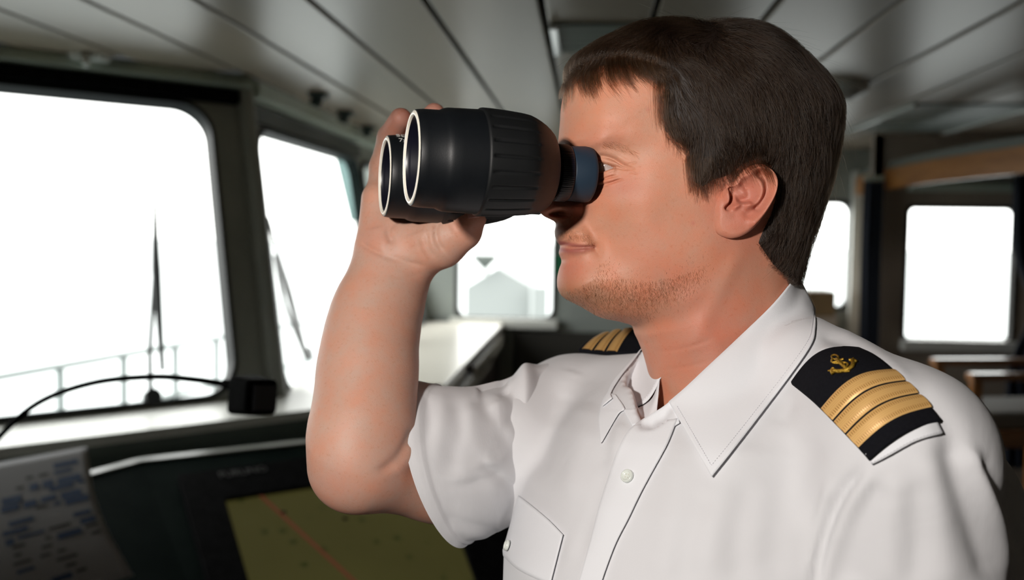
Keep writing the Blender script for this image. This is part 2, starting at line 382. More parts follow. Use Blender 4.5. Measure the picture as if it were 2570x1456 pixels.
# --- sills
def sill_pts(pxs, z): return [onz(px, py, z) for px, py in pxs]
zS = 1.0
f0, f1, f2 = onz(0, 1128, zS), onz(800, 1022, zS), None
back = [FA.pt(-2.6, 0.0), FA.pt(-1.3, 0.0), FA.pt(0, 0.0)]
nA = np.array([DA[1], -DA[0], 0.0])
dpt = abs(np.dot(f0-BT, nA)); dpt2 = abs(np.dot(f1-BT, nA)); dS = (dpt+dpt2)/2; print('sill depth', dpt, dpt2)
corner_in = None
front = [FA.pt(-2.6, 0)+nA*dS, FA.pt(-1.3, 0)+nA*dS, FA.pt(0.10, 0)+nA*dS, FB.pt(0.45, 0)+np.array([0.30, 0, 0])]
backB = [FA.pt(-2.6, -0.03), FA.pt(-1.3, -0.03), FA.pt(0, -0.03), FB.pt(0.45, -0.03)]
for k in range(4): front[k][2] = zS; backB[k][2] = zS; 
mb = MB(); mb.grid([[np.array(p) for p in front], [np.array(p)+[-0.02, 0.02, 0] for p in backB]], np.array([0, 0, -0.03]))
struct(mb.build('trim_4', M_white))
fa = [p-np.array([0, 0, 0.03]) for p in front]
mb = MB(); mb.grid([[p for p in fa], [p+np.array([0.0, 0, -0.16])-nA*0.02 for p in fa]], np.array([-0.02, 0.02, 0]))
struct(mb.build('trim_5', mat('sill_face_paint', (0.13, 0.16, 0.14), 0.4)))
# window ledges in the far walls
for nm, c, y, m in (('trim_6', (c3[0][0]-0.03, c3[1][0]+0.02, c3[1][1]), 6.95, M_white), ('trim_7', (c5[0][0]-0.01, c5[1][0]+0.02, c5[1][1]), 6.0, M_white)):
    mb = MB(); mb.box((c[0], y-0.08, c[2]-0.05), (c[1], y+0.09, c[2]+0.014), bev=0.006); struct(mb.build(nm, m))
p = ony(2133, 600, 6.93); p2 = ony(2160, 600, 6.93)
mb = MB(); mb.box((p[0], 6.88, 0.9), (p2[0], 6.95, 2.05), bev=0.01); struct(mb.build('trim_8', M_white))
# --- long side counter under the port windows, with drawers
e1, e2 = onz(1250, 834, 0.97), onz(1105, 962, 0.97); print('counter edge', e1, e2)
xe = (e1[0]+e2[0])/2
ct = empty('side_counter', (-0.8, 5.5, 0))
tag(ct, 'long cream side counter under the windows behind the raised arm, dark drawers below', 'counter')
y0c, y1c = 4.05, 6.92
mb = MB(); mb.box((-1.13, y0c, 0.94), (xe, y1c, 0.97), bev=0.006); mb.build('countertop', mat('cream_laminate', (0.78, 0.74, 0.66), 0.3), ct)
mb = MB(); mb.box((-1.10, y0c+0.02, 0.0), (xe-0.03, y1c, 0.938)); mb.build('cabinet_body', mat('dark_brown_wood', (0.035, 0.022, 0.015), 0.4, noise=(5, (0.025, 0.015, 0.01))), ct)
M_pull = mat('pale_drawer_pull', (0.80, 0.76, 0.66), 0.12, 0.9)
for (pa, pb, pc) in (((1193, 905), (1262, 848), 38), ((1160, 960), (1232, 903), 38), ((1112, 975), (1165, 936), 32)):
    q = []
    for (px, py) in (pa, pb):
        r_ = on_plane(px, py, (xe, 0, 0), np.array([1.0, 0, 0])); q.append(r_)
    dz = abs(q[0][2]-on_plane(pa[0], pa[1]+pc, (xe, 0, 0), np.array([1.0, 0, 0]))[2]); 
    ya, yb = min(q[0][1], q[1][1]), max(q[0][1], q[1][1]); zt = (q[0][2]+q[1][2])/2
    d = MB(); d.box((xe-0.028, ya-0.06, zt-dz-0.03), (xe-0.008, yb+0.06, zt+0.02), bev=0.004); do = d.build('drawer', mat('drawer_front', (0.04, 0.026, 0.018), 0.4), ct)
    d = MB(); d.box((xe-0.010, ya, zt-dz), (xe+0.004, yb, zt), bev=0.006); d.build('pull_plate', M_pull, do)
# --- wooden beam and soffit over the aft corner
bp = [onz(px, py, 2.0) for px, py in ((2148, 446), (2230, 424), (2330, 403), (2440, 385), (2575, 365), (2700, 345))]
mb = MB(); G = [[q, q-np.array([0, 0, 0.115])] for q in resample(bp, 24)]
mb.grid(G, np.array([0.035, 0.0, 0.0])); struct(mb.build('trim_9', M_wood))
mb = MB(); G = [[q+np.array([0.02, 0, 0.045]), q+np.array([0.02, 0, 0.0])] for q in resample(bp, 24)]
mb.grid(G, np.array([0.03, 0, 0])); struct(mb.build('trim_10', mat('soffit', (0.16, 0.17, 0.15), 0.5)))
# --- blind rail over the aft window, curtains
q0, q1 = ony(2285, 470, 5.93), ony(2560, 470, 5.93)
rl = empty('curtain_rail', ((q0[0]+q1[0])/2, 5.93, q0[2])); tag(rl, 'pale green curtain rail box above the window at right', 'curtain rail')
mb = MB(); mb.box((q0[0], 5.9, q0[2]-0.02), (q1[0]+0.5, 5.998, q0[2]+0.03), bev=0.006); mb.build('box', M_rail, rl)
mb = MB(); mb.box((q0[0], 5.86, q0[2]+0.05), (q1[0]+0.5, 5.998, q0[2]+0.10), bev=0.006); mb.build('lid', M_white, rl)
def curtain(xa, xb, y, z0, z1, lab, tie=None, folds=5):
    o = empty('curtain', ((xa+xb)/2, y, z0)); G = []
    for i, z in enumerate(np.linspace(z1, z0, 40)):
        row = []
        for j, t in enumerate(np.linspace(0, 1, 60)):
            w = 1.0
            if tie is not None: w = 1-0.45*math.exp(-((z-tie)/0.22)**2)
            xx = xb+(xa-xb)*t*w if tie is not None else xa+(xb-xa)*t
            row.append((xx, y+0.028*math.sin(t*folds*2*math.pi+0.6*math.sin(i*0.2)), z))
        G.append(row)
    mb = MB(); mb.grid(G, np.array([0, 0.004, 0])); c = mb.build('cloth', M_navy, o, smooth=True)
    for k in range(6): mb = MB(); mb.box((xa+(xb-xa)*(k+.5)/6-0.006, y-0.01, z1), (xa+(xb-xa)*(k+.5)/6+0.006, y+0.01, z1+0.03)); mb.build('hook', M_rail, o)
    tag(o, lab, 'curtain', 'navy curtains')
xa, xb = ony(2163, 600, 5.93)[0], ony(2213, 600, 5.93)[0]
curtain(xa, xb, 5.93, 0.35, 1.93, 'narrow navy curtain hanging between the two bright windows at right', folds=3)
xa, xb = ony(2522, 600, 5.90)[0], ony(2640, 600, 5.90)[0]
curtain(xa, xb, 5.81, 0.3, 1.97, 'navy curtain drawn back to the right of the large aft window', tie=1.22, folds=4)
# --- tall wooden armchair
ch = empty('wooden_armchair', P(2520, 1000, 4.3)*[1, 1, 0]); tag(ch, 'tall wooden armchair with navy cushions by the right-hand window', 'chair')
yA = 4.45; aL = ony(2345, 912, yA+0.30); aN = ony(2436, 950, yA-0.15)
zarm = 1.06; zs = 0.86
xl = ony(2340, 912, yA)[0]; xr = xl+0.55
def beam(mb, a, b, w, h=None):
    a, b = np.array(a, float), np.array(b, float); t = nz(b-a); ref = np.array([0, 0, 1.]) if abs(t[2]) < .9 else np.array([0, 1., 0])
    n_ = nz(np.cross(t, ref)); m_ = np.cross(n_, t); h = h or w; L = np.linalg.norm(b-a)
    mb.box((0, -w/2, -h/2), (L, w/2, h/2), lambda V: a+V[:, :1]*t+V[:, 1:2]*n_+V[:, 2:3]*m_, bev=0.006)
armF = onz(2340, 908, zarm); armN = onz(2432, 946, zarm); print('arms', armF, armN)
dirc = nz([0.97, 0.22, 0])
for nm, a in (('far', armF), ('near', armN)):
    m1 = MB(); beam(m1, a, a+dirc*0.52, 0.055, 0.03); m1.build('armrest', M_wood, ch)
    for k, s in enumerate((0.03, 0.50)):
        f = a+dirc*s; m1 = MB(); beam(m1, f*[1, 1, 0], f-np.array([0, 0, 0.015]), 0.04, 0.045); m1.build('leg', M_wood, ch)
    m1 = MB(); beam(m1, a*[1, 1, 0]+dirc*0.05+[0, 0, 0.3], a*[1, 1, 0]+dirc*0.48+[0, 0, 0.3], 0.025, 0.04); m1.build('stretcher', M_wood, ch)
    m1 = MB(); beam(m1, a*[1, 1, 0]+dirc*0.05+[0, 0, zs-0.05], a*[1, 1, 0]+dirc*0.48+[0, 0, zs-0.05], 0.03, 0.07); m1.build('seat_rail', M_wood, ch)
cr = armF-armN; cr[2] = 0
def chm(V): return armN*[1, 1, 0]+V[:, :1]*dirc+V[:, 1:2]*nz(cr)+V[:, 2:3]*np.array([0, 0, 1.0])
wd = np.linalg.norm(cr)
mb = MB(); mb.box((0.03, 0.03, zs-0.03), (0.5, wd-0.03, zs+0.05), chm, 0.02); mb.build('seat_cushion', mat('pale_seat_fabric', (0.35, 0.34, 0.32), 0.8), ch)
mb = MB(); mb.box((0.49, 0.0, zs+0.05), (0.55, wd, zs+0.62), chm, 0.02); mb.build('backrest', M_navy, ch)
for w0_ in (-0.02, wd-0.03): mb = MB(); mb.box((0.545, w0_, zs+0.1), (0.575, w0_+0.05, zs+0.68), chm, 0.008); mb.build('back_post', M_wood, ch)
# --- carton on a low cabinet behind the man
q0, q1 = ony(1990, 728, 6.6), ony(2082, 790, 6.6)
cb = empty('low_cabinet', (q0[0], 6.7, 0)); tag(cb, 'dark low cabinet under the small window behind the man', 'cabinet')
mb = MB(); mb.box((0.75, 6.4, 0.0), (1.585, 6.94, q1[2]), bev=0.01); mb.build('body', M_brown, cb)
for k in range(2): mb = MB(); mb.box((0.78+0.4*k, 6.385, 0.1), (1.16+0.4*k, 6.4, q1[2]-0.06), bev=0.004); mb.build('door', mat('dark_brown_wood', (0, 0, 0)), cb)
bx = empty('cardboard_box', (q0[0], 6.6, q1[2])); tag(bx, 'brown cardboard box on the low cabinet beside the collar', 'box')
mb = MB(); mb.box((q0[0]-0.1, 6.45, q1[2]), (q1[0], 6.75, q0[2]), bev=0.006); mb.build('carton', mat('cardboard', (0.20, 0.13, 0.06), 0.8, noise=(20, (0.17, 0.11, 0.05))), bx)
mb = MB(); mb.box((q0[0]-0.1, 6.57, q0[2]-0.003), (q1[0]+0.001, 6.62, q0[2]+0.002)); mb.build('packing_tape', mat('tape', (0.28, 0.2, 0.1), 0.3), bx)
# --- ceiling fittings
def ceil_px(px, py, z=2.2): return onz(px, py, z)
cl = ceil_px(2105, 212); lt = empty('round_ceiling_lamp', cl); tag(lt, 'round pale ceiling lamp right behind the head', 'lamp')
Z3 = np.array([0, 0, -1.0]); X3 = np.array([1.0, 0, 0]); Y3 = np.array([0, 1.0, 0])
mb = MB(); mb.lathe(cl, Z3, X3, Y3, [(0.0, 0.115), (0.03, 0.115), (0.04, 0.105), (0.035, 0.09)], 48); mb.build('rim', M_white, lt, True)
mb = MB(); mb.lathe(cl, Z3, X3, Y3, [(0.03, 0.10), (0.05, 0.085), (0.06, 0.05), (0.063, 0.001)], 48); mb.build('diffuser', mat('opal', (0.62, 0.60, 0.55), 0.3), lt, True)
def fitting(corners, z, lab, nm, cat, bright=False):
    c = [ceil_px(px, py, z) for px, py in corners]; ctr = np.mean(c, 0); o = empty(nm, ctr+[0, 0, 0.0]); tag(o, lab, cat)
    lo = np.min(c, 0); hi = np.max(c, 0)
    mb = MB(); mb.box((lo[0], lo[1], z-0.004), (hi[0], hi[1], z+0.018)); mb.build('panel', mat('perforated_panel', (0.24, 0.27, 0.245), 0.45, noise=(180, (0.20, 0.23, 0.21))), o)
    for xx in (lo[0], hi[0]-0.025): mb = MB(); mb.box((xx, lo[1], z-0.016), (xx+0.025, hi[1], z-0.003), bev=0.004); mb.build('side_strip', mat('bright_strip', (0.80, 0.82, 0.78), 0.12, 0.9), o)
    for k in range(5): mb = MB(); mb.box((lo[0]+0.03, lo[1]+(hi[1]-lo[1])*(k+.5)/5-0.003, z-0.008), (hi[0]-0.03, lo[1]+(hi[1]-lo[1])*(k+.5)/5+0.003, z-0.003)); mb.build('louvre', M_rail, o)
x0, x1 = -0.140, 0.160
o = fitting(((1385, 60), (1620, 60), (1392, 130), (1600, 130)), 2.195, 'grey louvred ceiling panel with a bright strip above the forehead', 'ceiling_vent', 'vent')
o = fitting(((2290, 262), (2510, 262), (2215, 318), (2380, 330)), 2.195, 'square ceiling vent with bright side strips above the wooden beam', 'ceiling_vent', 'vent')
for (px, py, s) in ((800, 232, 1.0), (868, 278, 1.0), (925, 316, 0.9)):
    c = ceil_px(px, py, 2.2); o = empty('blind_clamp', c); lab = {800: 'dark green clamp at the ceiling, nearest of three above the second window', 868: 'dark green clamp at the ceiling, middle of three above the second window', 925: 'dark green clamp at the ceiling, closest to the raised fingers'}[px]
    tag(o, lab, 'clamp', 'dark clamps on the ceiling')
    mb = MB(); mb.box((c[0]-0.04, c[1]-0.04, 2.175), (c[0]+0.04, c[1]+0.04, 2.2), bev=0.012); mb.build('bracket', mat('dark_green', (0.02, 0.035, 0.03), 0.5), o)
    mb = MB(); mb.tube([c+[0, 0, -0.02], c+[-0.02, 0.0, -0.06]], [0.022, 0.028], 14); mb.build('knob', mat('dark_green', (0, 0, 0)), o, True)
c = FA.pt(-1.0, 0.95, 0.08*sgnA); q = on_plane(225, 128, FA.pt(0, 0.95, 0.10*sgnA), FA.n); o = empty('blind_bracket', q); tag(o, 'pale bracket on the rail at upper left', 'bracket')
mb = MB(); mb.box(q-[0.06, 0.05, 0.035], q+[0.06, 0.05, 0.035], bev=0.015); mb.build('plate', M_white, o); mb = MB(); mb.tube([q+[0, -0.04, -0.02], q+[0.03, -0.08, -0.06]], 0.014, 10); mb.build('lever', M_white, o, True)
# --- wipers outside the two forward windows
def wiper(fc, sg, blade, arm, lab):
    pts = [on_plane(px, py, fc.pt(0, 0, -0.10*sg), fc.n) for px, py in blade]; o = empty('window_wiper', pts[-1]); tag(o, lab, 'wiper', 'wipers outside the forward windows')
    n_ = len(pts); mb = MB(); mb.tube(resample(pts, 12, smooth=False), np.interp(np.linspace(0, 1, 12), [0, 0.3, 0.55, 1], [0.007, 0.010, 0.018, 0.009]), 8); mb.build('blade', M_rubber, o)
    p2 = [on_plane(px, py, fc.pt(0, 0, -0.13*sg), fc.n) for px, py in arm]; mb = MB(); mb.tube(p2, 0.009, 8); mb.build('arm', M_rubber, o)
    mb = MB(); mb.tube([p2[0], p2[0]+0.03*sg*fc.n], 0.03, 12); mb.build('pivot', M_rubber, o)
wiper(FA, sgnA, ((388, 395), (391, 660), (408, 930)), ((378, 1000), (376, 880), (390, 650)), 'black wiper on the large window at left')
wiper(FB, sgnB, ((672, 545), (715, 700), (765, 880)), ((765, 890), (712, 760), (690, 640)), 'black wiper on the second window beside the forearm')
q = [on_plane(px, py, FB.pt(0, 0, -0.05*sgnB), FB.n) for px, py in ((845, 392), (905, 420), (935, 540), (884, 556))]
o = empty('tinted_panel', np.mean(q, 0)); tag(o, 'grey-blue tinted panel in the upper corner of the second window', 'panel')
mb = MB(); q = np.array(q); mb.grid([[q[0], q[1]], [q[3], q[2]]], -0.01*FB.n*sgnB); mb.build('plate', M_tint, o)
c = q.mean(0); mb = MB(); mb.grid([[c+(q[0]-c)*.25+FB.n*sgnB*.004, c+(q[1]-c)*.35+FB.n*sgnB*.004], [c+(q[3]-c)*.5+FB.n*sgnB*.004, c+(q[2]-c)*.35+FB.n*sgnB*.004]], FB.n*sgnB*0.006); mb.build('dark_insert', mat('dark_green', (0, 0, 0)), o)
# --- outside: sea, rail, bridge wing
M_sea = mat('sea', (0.30, 0.33, 0.335), 0.35, noise=(0.05, (0.34, 0.365, 0.37)))
mb = MB(); mb.box((-900, -300, -16.5), (900, 1500, -16.0)); so = mb.build('sea', M_sea); tag(so, 'pale calm sea seen through the windows', 'sea', kind='stuff')
mb = MB(); dk = [FA.pt(-6, 0)-nA*0.25, FA.pt(0.1, 0)-nA*0.25, FA.pt(0.1, 0)-nA*2.6, FA.pt(-6, 0)-nA*2.6]
for k in dk: k[2] = 0.1
mb.grid([[dk[0], dk[1]], [dk[3], dk[2]]], np.array([0, 0, -0.05])); tag(mb.build('outer_deck', mat('deck_paint', (0.22, 0.26, 0.26), 0.6)), kind='structure')
M_out = mat('pale_rail_paint', (0.42, 0.46, 0.46), 0.5)
rr = empty('deck_railing', FA.pt(-2, 0)*[1, 1, 0]-nA*2.4+[0, 0, 0.1]); tag(rr, 'pale grey deck railing outside the large window at left', 'railing')
ztop = 0.85; q0, q1 = onz(0, 945, ztop), onz(550, 847, ztop); dq = (q1-q0)/np.linalg.norm(q1-q0); print('rail', q0, q1)
for dz in (0, 0.32, 0.64):
    mb = MB(); mb.tube([q0-dq*2.0-[0, 0, dz], q1+dq*3-[0, 0, dz]], 0.021, 8); mb.build('rail', M_out, rr)
for px in (-140, 150, 310, 440, 543, 620):
    t_ = q0+dq*np.linalg.norm(q1-q0)*0; r_ = ray(px, 900); nrm_ = np.cross(dq, [0, 0, 1.0]); b = on_plane(px, 900, q0, nrm_); b[2] = ztop
    mb = MB(); mb.tube([b, b*[1, 1, 0]+[0, 0, 0.08]], 0.024, 8); mb.build('post', M_out, rr)
M_wing = mat('pale_superstructure', (0.24, 0.255, 0.25), 0.6)
wg = empty('bridge_wing', (-1.5, 12, 0)); tag(wg, 'pale wing house outside the small far window', 'building')
y = 12.0; a, b, c, d = ony(1170, 800, y), ony(1330, 800, y), ony(1250, 672, y), ony(1170, 720, y); e = ony(1330, 718, y)
mb = MB(); G = [(a, d, c, e, b)]; V = [a, b, e, c, d]; V = V+[v+np.array([0, 1.5, 0]) for v in V]
for v in (V[0], V[1], V[5], V[6]): v[2] = -1.0
mb.add(V, [[0, 1, 2, 3, 4], [9, 8, 7, 6, 5]]+[[i, i+5, (i+1) % 5+5, (i+1) % 5] for i in range(5)]); mb.build('house', M_wing, wg)
mb = MB(); mb.box(ony(1338, 720, 11.8)*[1, 1, 0]+[0, 0, -1], ony(1375, 720, 12)+[0, 0, 0]); mb.build('side_house', M_wing, wg)
q = ony(1217, 640, y-0.2); mb = MB(); mb.lathe(q, np.array([0, 0, -1.0]), X3, Y3, [(0, 0.001), (0, 0.15), (0.05, 0.14), (0.16, 0.03), (0.17, 0.001)], 20); mb.tube([q-[0, 0, 0.1], ony(1220, 690, y-0.2)], 0.02, 8); mb.build('floodlight', mat('flood', (0.10, 0.11, 0.10), 0.6), wg)
# --- chart console at the left
zc = 0.93; pk = onz(350, 1157, zc); pr_ = onz(800, 1107, zc); pl = onz(228, 1190, zc); pll = onz(-200, 1240, zc); print('console', pk, pr_, pl)
dC = nz((pr_-pk)*[1, 1, 0]); nC = np.array([dC[1], -dC[0], 0.0]); tilt = math.radians(24)
eC = nC*math.cos(tilt)+np.array([0, 0, -1.0])*math.sin(tilt); kn = np.cross(dC, eC); kn = kn if kn[2] > 0 else -kn
def con(px, py, off=0.0): return on_plane(px, py, pk+kn*off, kn)
cs = empty('chart_console', pk*[1, 1, 0]+nC*0.4); tag(cs, 'dark green sloping console under the windows at lower left', 'console')
topL = [pll, pl, pk, pk+dC*1.9]; L = 0.95
mb = MB(); mb.grid([topL, [q+eC*L for q in topL]], -kn*0.03); mb.build('sloping_top', mat('console_green', (0.0045, 0.0125, 0.0105), 0.75, 0.05, noise=(8, (0.009, 0.019, 0.016))), cs)
mb = MB()
for i in range(3): mb.grid([[topL[i]+kn*0.002-eC*0.012, topL[i+1]+kn*0.002-eC*0.012], [topL[i]+eC*0.008+kn*0.006, topL[i+1]+eC*0.008+kn*0.006]], -kn*0.02)
mb.build('edge_trim', mat('pale_edge', (0.60, 0.62, 0.58), 0.2, 0.8), cs)
mb = MB(); lo = [q*[1, 1, 0] for q in topL]; mb.grid([[q+eC*0.02-kn*0.03 for q in topL], [q+[0, 0, 0]+eC*[1, 1, 0]*0.05 for q in lo]], nC*0.02)
q2 = [q+eC*L-kn*0.03 for q in topL]; mb.grid([q2, [q*[1, 1, 0] for q in q2]], -nC*0.02); mb.build('cabinet', mat('console_green', (0, 0, 0)), cs)
mon = empty('chart_display', con(800, 1300)); tag(mon, 'black-framed electronic chart display with yellow-green chart behind the elbow', 'display')
zb = 0.028
bz = [con(*c, zb) for c in ((447, 1190), (1235, 1085), (1420, 1620), (590, 1700))]
scn = [con(*c, zb) for c in ((566, 1252), (1090, 1172), (1248, 1600), (690, 1680))]
def ring(o4, i4, off):
    mb = MB(); V = [v+kn*off for v in o4]+[v+kn*(off) for v in i4]+[v-kn*(zb-0.002) for v in o4]+[v-kn*0.012 for v in i4]
    F = []
    for i in range(4):
        j = (i+1) % 4; F += [[i, j, 4+j, 4+i], [8+i, 8+j, j, i], [4+i, 4+j, 12+j, 12+i]]
    mb.add(V, F); return mb
mb = ring(bz, scn, 0.0); bo = mb.build('bezel', M_black, mon)
bv = bo.modifiers.new('b', 'BEVEL'); bv.width = 0.012; bv.segments = 3; bv.limit_method = 'ANGLE'
sm = bpy.data.materials.new('chart_screen'); sm.use_nodes = True; nt = sm.node_tree; b = nt.nodes['Principled BSDF']; b.inputs['Roughness'].default_value = 0.25
b.inputs['Base Color'].default_value = (0.01, 0.01, 0.008, 1)
tc = nt.nodes.new('ShaderNodeTexCoord'); vo = nt.nodes.new('ShaderNodeTexVoronoi'); vo.inputs['Scale'].default_value = 16; nt.links.new(tc.outputs['Object'], vo.inputs['Vector'])
cr_ = nt.nodes.new('ShaderNodeValToRGB'); cr_.color_ramp.elements[0].position = 0.12; cr_.color_ramp.elements[0].color = (0.030, 0.036, 0.008, 1); cr_.color_ramp.elements[1].position = 0.22; cr_.color_ramp.elements[1].color = (0.066, 0.060, 0.017, 1)
nt.links.new(vo.outputs['Distance'], cr_.inputs[0]); nz_ = nt.nodes.new('ShaderNodeTexNoise'); nz_.inputs['Scale'].default_value = 3.0; nt.links.new(tc.outputs['Object'], nz_.inputs['Vector'])
mr = nt.nodes.new('ShaderNodeMix'); mr.data_type = 'RGBA'; mr.blend_type = 'MULTIPLY'; mr.inputs[0].default_value = 0.35
nt.links.new(cr_.outputs[0], mr.inputs[6]); nt.links.new(nz_.outputs[0], mr.inputs[7]); nt.links.new(mr.outputs[2], b.inputs['Emission Color']); b.inputs['Emission Strength'].default_value = 0.72
mb = MB(); s4 = [v-kn*0.010 for v in scn]; mb.add(s4, [[0, 1, 2, 3]]); sco = mb.build('screen', sm, mon)
def lerpq(q, a, b): return (q[0]*(1-a)+q[1]*a)*(1-b)+(q[3]*(1-a)+q[2]*a)*b
mb = MB(); a_, b_ = con(650, 1240, zb-0.0085), con(1010, 1570, zb-0.0085); w_ = nz(np.cross(b_-a_, kn))*0.006; mb.add([a_-w_, a_+w_, b_+w_, b_-w_], [[0, 1, 2, 3]])
mb.build('course_line', mat('course_line', (0.02, 0.01, 0.005), 0.4, emit=((0.085, 0.024, 0.012), 0.9)), sco)
mb = MB()
for (px, py) in ((712, 1286), (866, 1302)):
    c = con(px, py, zb-0.008); mb.add([c+0.008*(math.cos(t)*dC+math.sin(t)*eC) for t in np.linspace(0, 2*math.pi, 12, endpoint=False)], [list(range(12))])
mb.build('chart_mark', mat('chart_mark', (0.02, 0.015, 0.012), 0.4), sco)
def text(body, size, loc, xdir, ydir, m, parent, name, depth=0.0005, align='LEFT'):
    cu = bpy.data.curves.new(name, 'FONT'); cu.body = body; cu.size = size; cu.extrude = depth; cu.align_x = align
    tmp = bpy.data.objects.new('t', cu); COL.objects.link(tmp); bpy.context.view_layer.update()
    me = bpy.data.meshes.new_from_object(tmp.evaluated_get(bpy.context.evaluated_depsgraph_get())); bpy.data.objects.remove(tmp)
    o = bpy.data.objects.new(name, me); me.materials.clear(); me.materials.append(m)
    xd = nz(xdir); yd = nz(np.asarray(ydir)-np.dot(ydir, xd)*xd); zd = np.cross(xd, yd)
    o.matrix_world = Matrix([[xd[0], yd[0], zd[0], loc[0]], [xd[1], yd[1], zd[1], loc[1]], [xd[2], yd[2], zd[2], loc[2]], [0, 0, 0, 1]])
    COL.objects.link(o); bpy.context.view_layer.update()
    if parent is not None: o.parent = parent; o.matrix_parent_inverse = parent.matrix_world.inverted()
    return o
tl, tr2 = con(552, 1199, zb+0.001), con(668, 1182, zb+0.001)
text('FURUNO', np.linalg.norm(tr2-tl)/3.6*0.92, tl, tr2-tl, -eC, mat('grey_lettering', (0.14, 0.14, 0.14), 0.5), mon, 'lettering')
# --- printed sheet standing on the console
sh = empty('printed_sheet', con(150, 1400)); tag(sh, 'curled printed sheet with blue and black tables on the console at lower left', 'paper')
cols = [((-190, 1215), (-160, 1660)), ((220, 1118), (345, 1446))]
G = []
for v in np.linspace(0, 1, 24):
    row = []
    for u in np.linspace(0, 1, 24):
        top = np.array((-190, 1196))*(1-u)+np.array((219, 1120))*u; bot = np.array((-150, 1600))*(1-u)+np.array((336, 1444))*u
        q = top*(1-v)+bot*v; q = q-np.array([26, 0])*math.sin(v*math.pi)*u
        d = 2.26-0.34*(v-0.42*v*v)+0.03*u
        row.append(P(q[0], q[1], d))
    G.append(row)
G = np.array(G); mb = MB(); mb.grid(G, kn*-0.001)
pm_ = mat('sheet_paper', (0.52, 0.52, 0.54), 0.6, 0.15); po = mb.build('sheet', pm_, sh, smooth=True)
def patch(G, u0, u1, v0, v1, mb, off=0.0015):
    g = G.shape[0]-1; R = []
    for v in np.linspace(v0, v1, 4):
        row = []
        for u in np.linspace(u0, u1, 6):
            fu, fv = u*g, v*g; i, j = min(int(fv), g-1), min(int(fu), g-1); a, b = fv-i, fu-j
            p = (G[i, j]*(1-b)+G[i, j+1]*b)*(1-a)+(G[i+1, j]*(1-b)+G[i+1, j+1]*b)*a; n_ = nz(CAM-p); row.append(p+n_*off)
        R.append(row)
    mb.grid(R)
mbB, mbK = MB(), MB()
r2 = random.Random(5)
for row in range(16):
    v = 0.08+row*0.055; u = 0.42+r2.random()*0.05
    while u < 0.95:
        w = 0.04+r2.random()*0.12; k = r2.random()
        if k < 0.36: patch(G, u, min(u+w, 0.96), v, v+0.038*(0.5+r2.random()*0.9), mbB)
        elif k < 0.68: patch(G, u, min(u+w*0.8, 0.96), v, v+0.018, mbK)
        u += w+0.025
mbB.build('blue_print', mat('blue_ink', (0.07, 0.12, 0.25), 0.6), po); mbK.build('black_print', mat('grey_ink', (0.09, 0.09, 0.09), 0.6), po)
# --- gooseneck lamp
gp = [(-150, 1330, 1.95), (-80, 1200, 1.9), (-5, 1100, 1.86), (95, 1012, 1.82), (230, 962, 1.78), (380, 946, 1.74), (490, 953, 1.70), (585, 968, 1.67)]
gq = np.array([P(*g) for g in gp]); gk = empty('gooseneck_lamp', gq[0]); tag(gk, 'black gooseneck lamp arching over the window sill at left', 'lamp')
mb = MB(); mb.tube(resample(gq, 60), 0.0055, 14); mb.build('flexible_neck', M_black, gk, True)
mb = MB(); mb.tube([P(560, 962, 1.675), P(600, 972, 1.665)], [0.0075, 0.010], 14); mb.build('collar', M_black, gk, True)
hx = nz(P(690, 990, 1.60)-P(590, 975, 1.68)); hy = nz(RW@np.array([0.10, 1, 0])-np.dot(RW@np.array([0.10, 1, 0]), hx)*hx); hz = np.cross(hx, hy); hc = P(634, 994, 1.64)
mb = MB(); bm = bmesh.new(); bmesh.ops.create_cube(bm, size=1)
for v_ in bm.verts: v_.co = Vector((v_.co.x*0.066, v_.co.y*(0.066 if v_.co.x < 0 else 0.058), v_.co.z*0.060))
bmesh.ops.bevel(bm, geom=bm.edges[:], offset=0.010, segments=4, affect='EDGES', profile=0.5)
V = np.array([v_.co[:] for v_ in bm.verts]); bm.verts.index_update(); F = [[v_.index for v_ in f.verts] for f in bm.faces]; bm.free()
mb.add(hc+V[:, :1]*hx+V[:, 1:2]*hy+V[:, 2:3]*hz, F); mb.build('lamp_head', M_black, gk)
mb = MB(); mb.box((0.030, -0.022, -0.022), (0.036, 0.022, 0.022), lambda V: hc+V[:, :1]*hx+V[:, 1:2]*hy+V[:, 2:3]*hz, 0.003); mb.build('lens', mat('lamp_lens', (0.02, 0.02, 0.025), 0.15), gk)
mb = MB(); mb.tube([gq[0], gq[0]+[0, 0, -0.06]], [0.018, 0.028], 16); mb.tube([gq[0]+[0, 0, -0.06], (gq[0]*[1, 1, 0]+[0, 0, con(-150, 1330)[2]])], 0.02, 16); mb.build('base', M_black, gk, True)
# sky portals at the windows guide the daylight
def portal(c, xd, yd, w, h, n_in):
    l = bpy.data.lights.new('daylight_portal', 'AREA'); l.shape = 'RECTANGLE'; l.size = w; l.size_y = h; l.cycles.is_portal = True
    o = bpy.data.objects.new('daylight_portal', l); z = -nz(n_in); x = nz(xd); y = np.cross(z, x)
    o.matrix_world = Matrix([[x[0], y[0], z[0], c[0]], [x[1], y[1], z[1], c[1]], [x[2], y[2], z[2], c[2]], [0, 0, 0, 1]]); COL.objects.link(o)
for k in range(2): portal(FA.pt(aR-0.56-1.18*k, (aBot+aTop)/2, -0.08*sgnA), DA, UPV, 1.2, 1.2, FA.n*sgnA)
for s0, s1 in ((bL, bR), (bR+0.14, LB-0.14)): portal(FB.pt((s0+s1)/2, (bBot+bTop)/2, -0.08*sgnB), DB, UPV, s1-s0+0.05, 1.2, FB.n*sgnB)
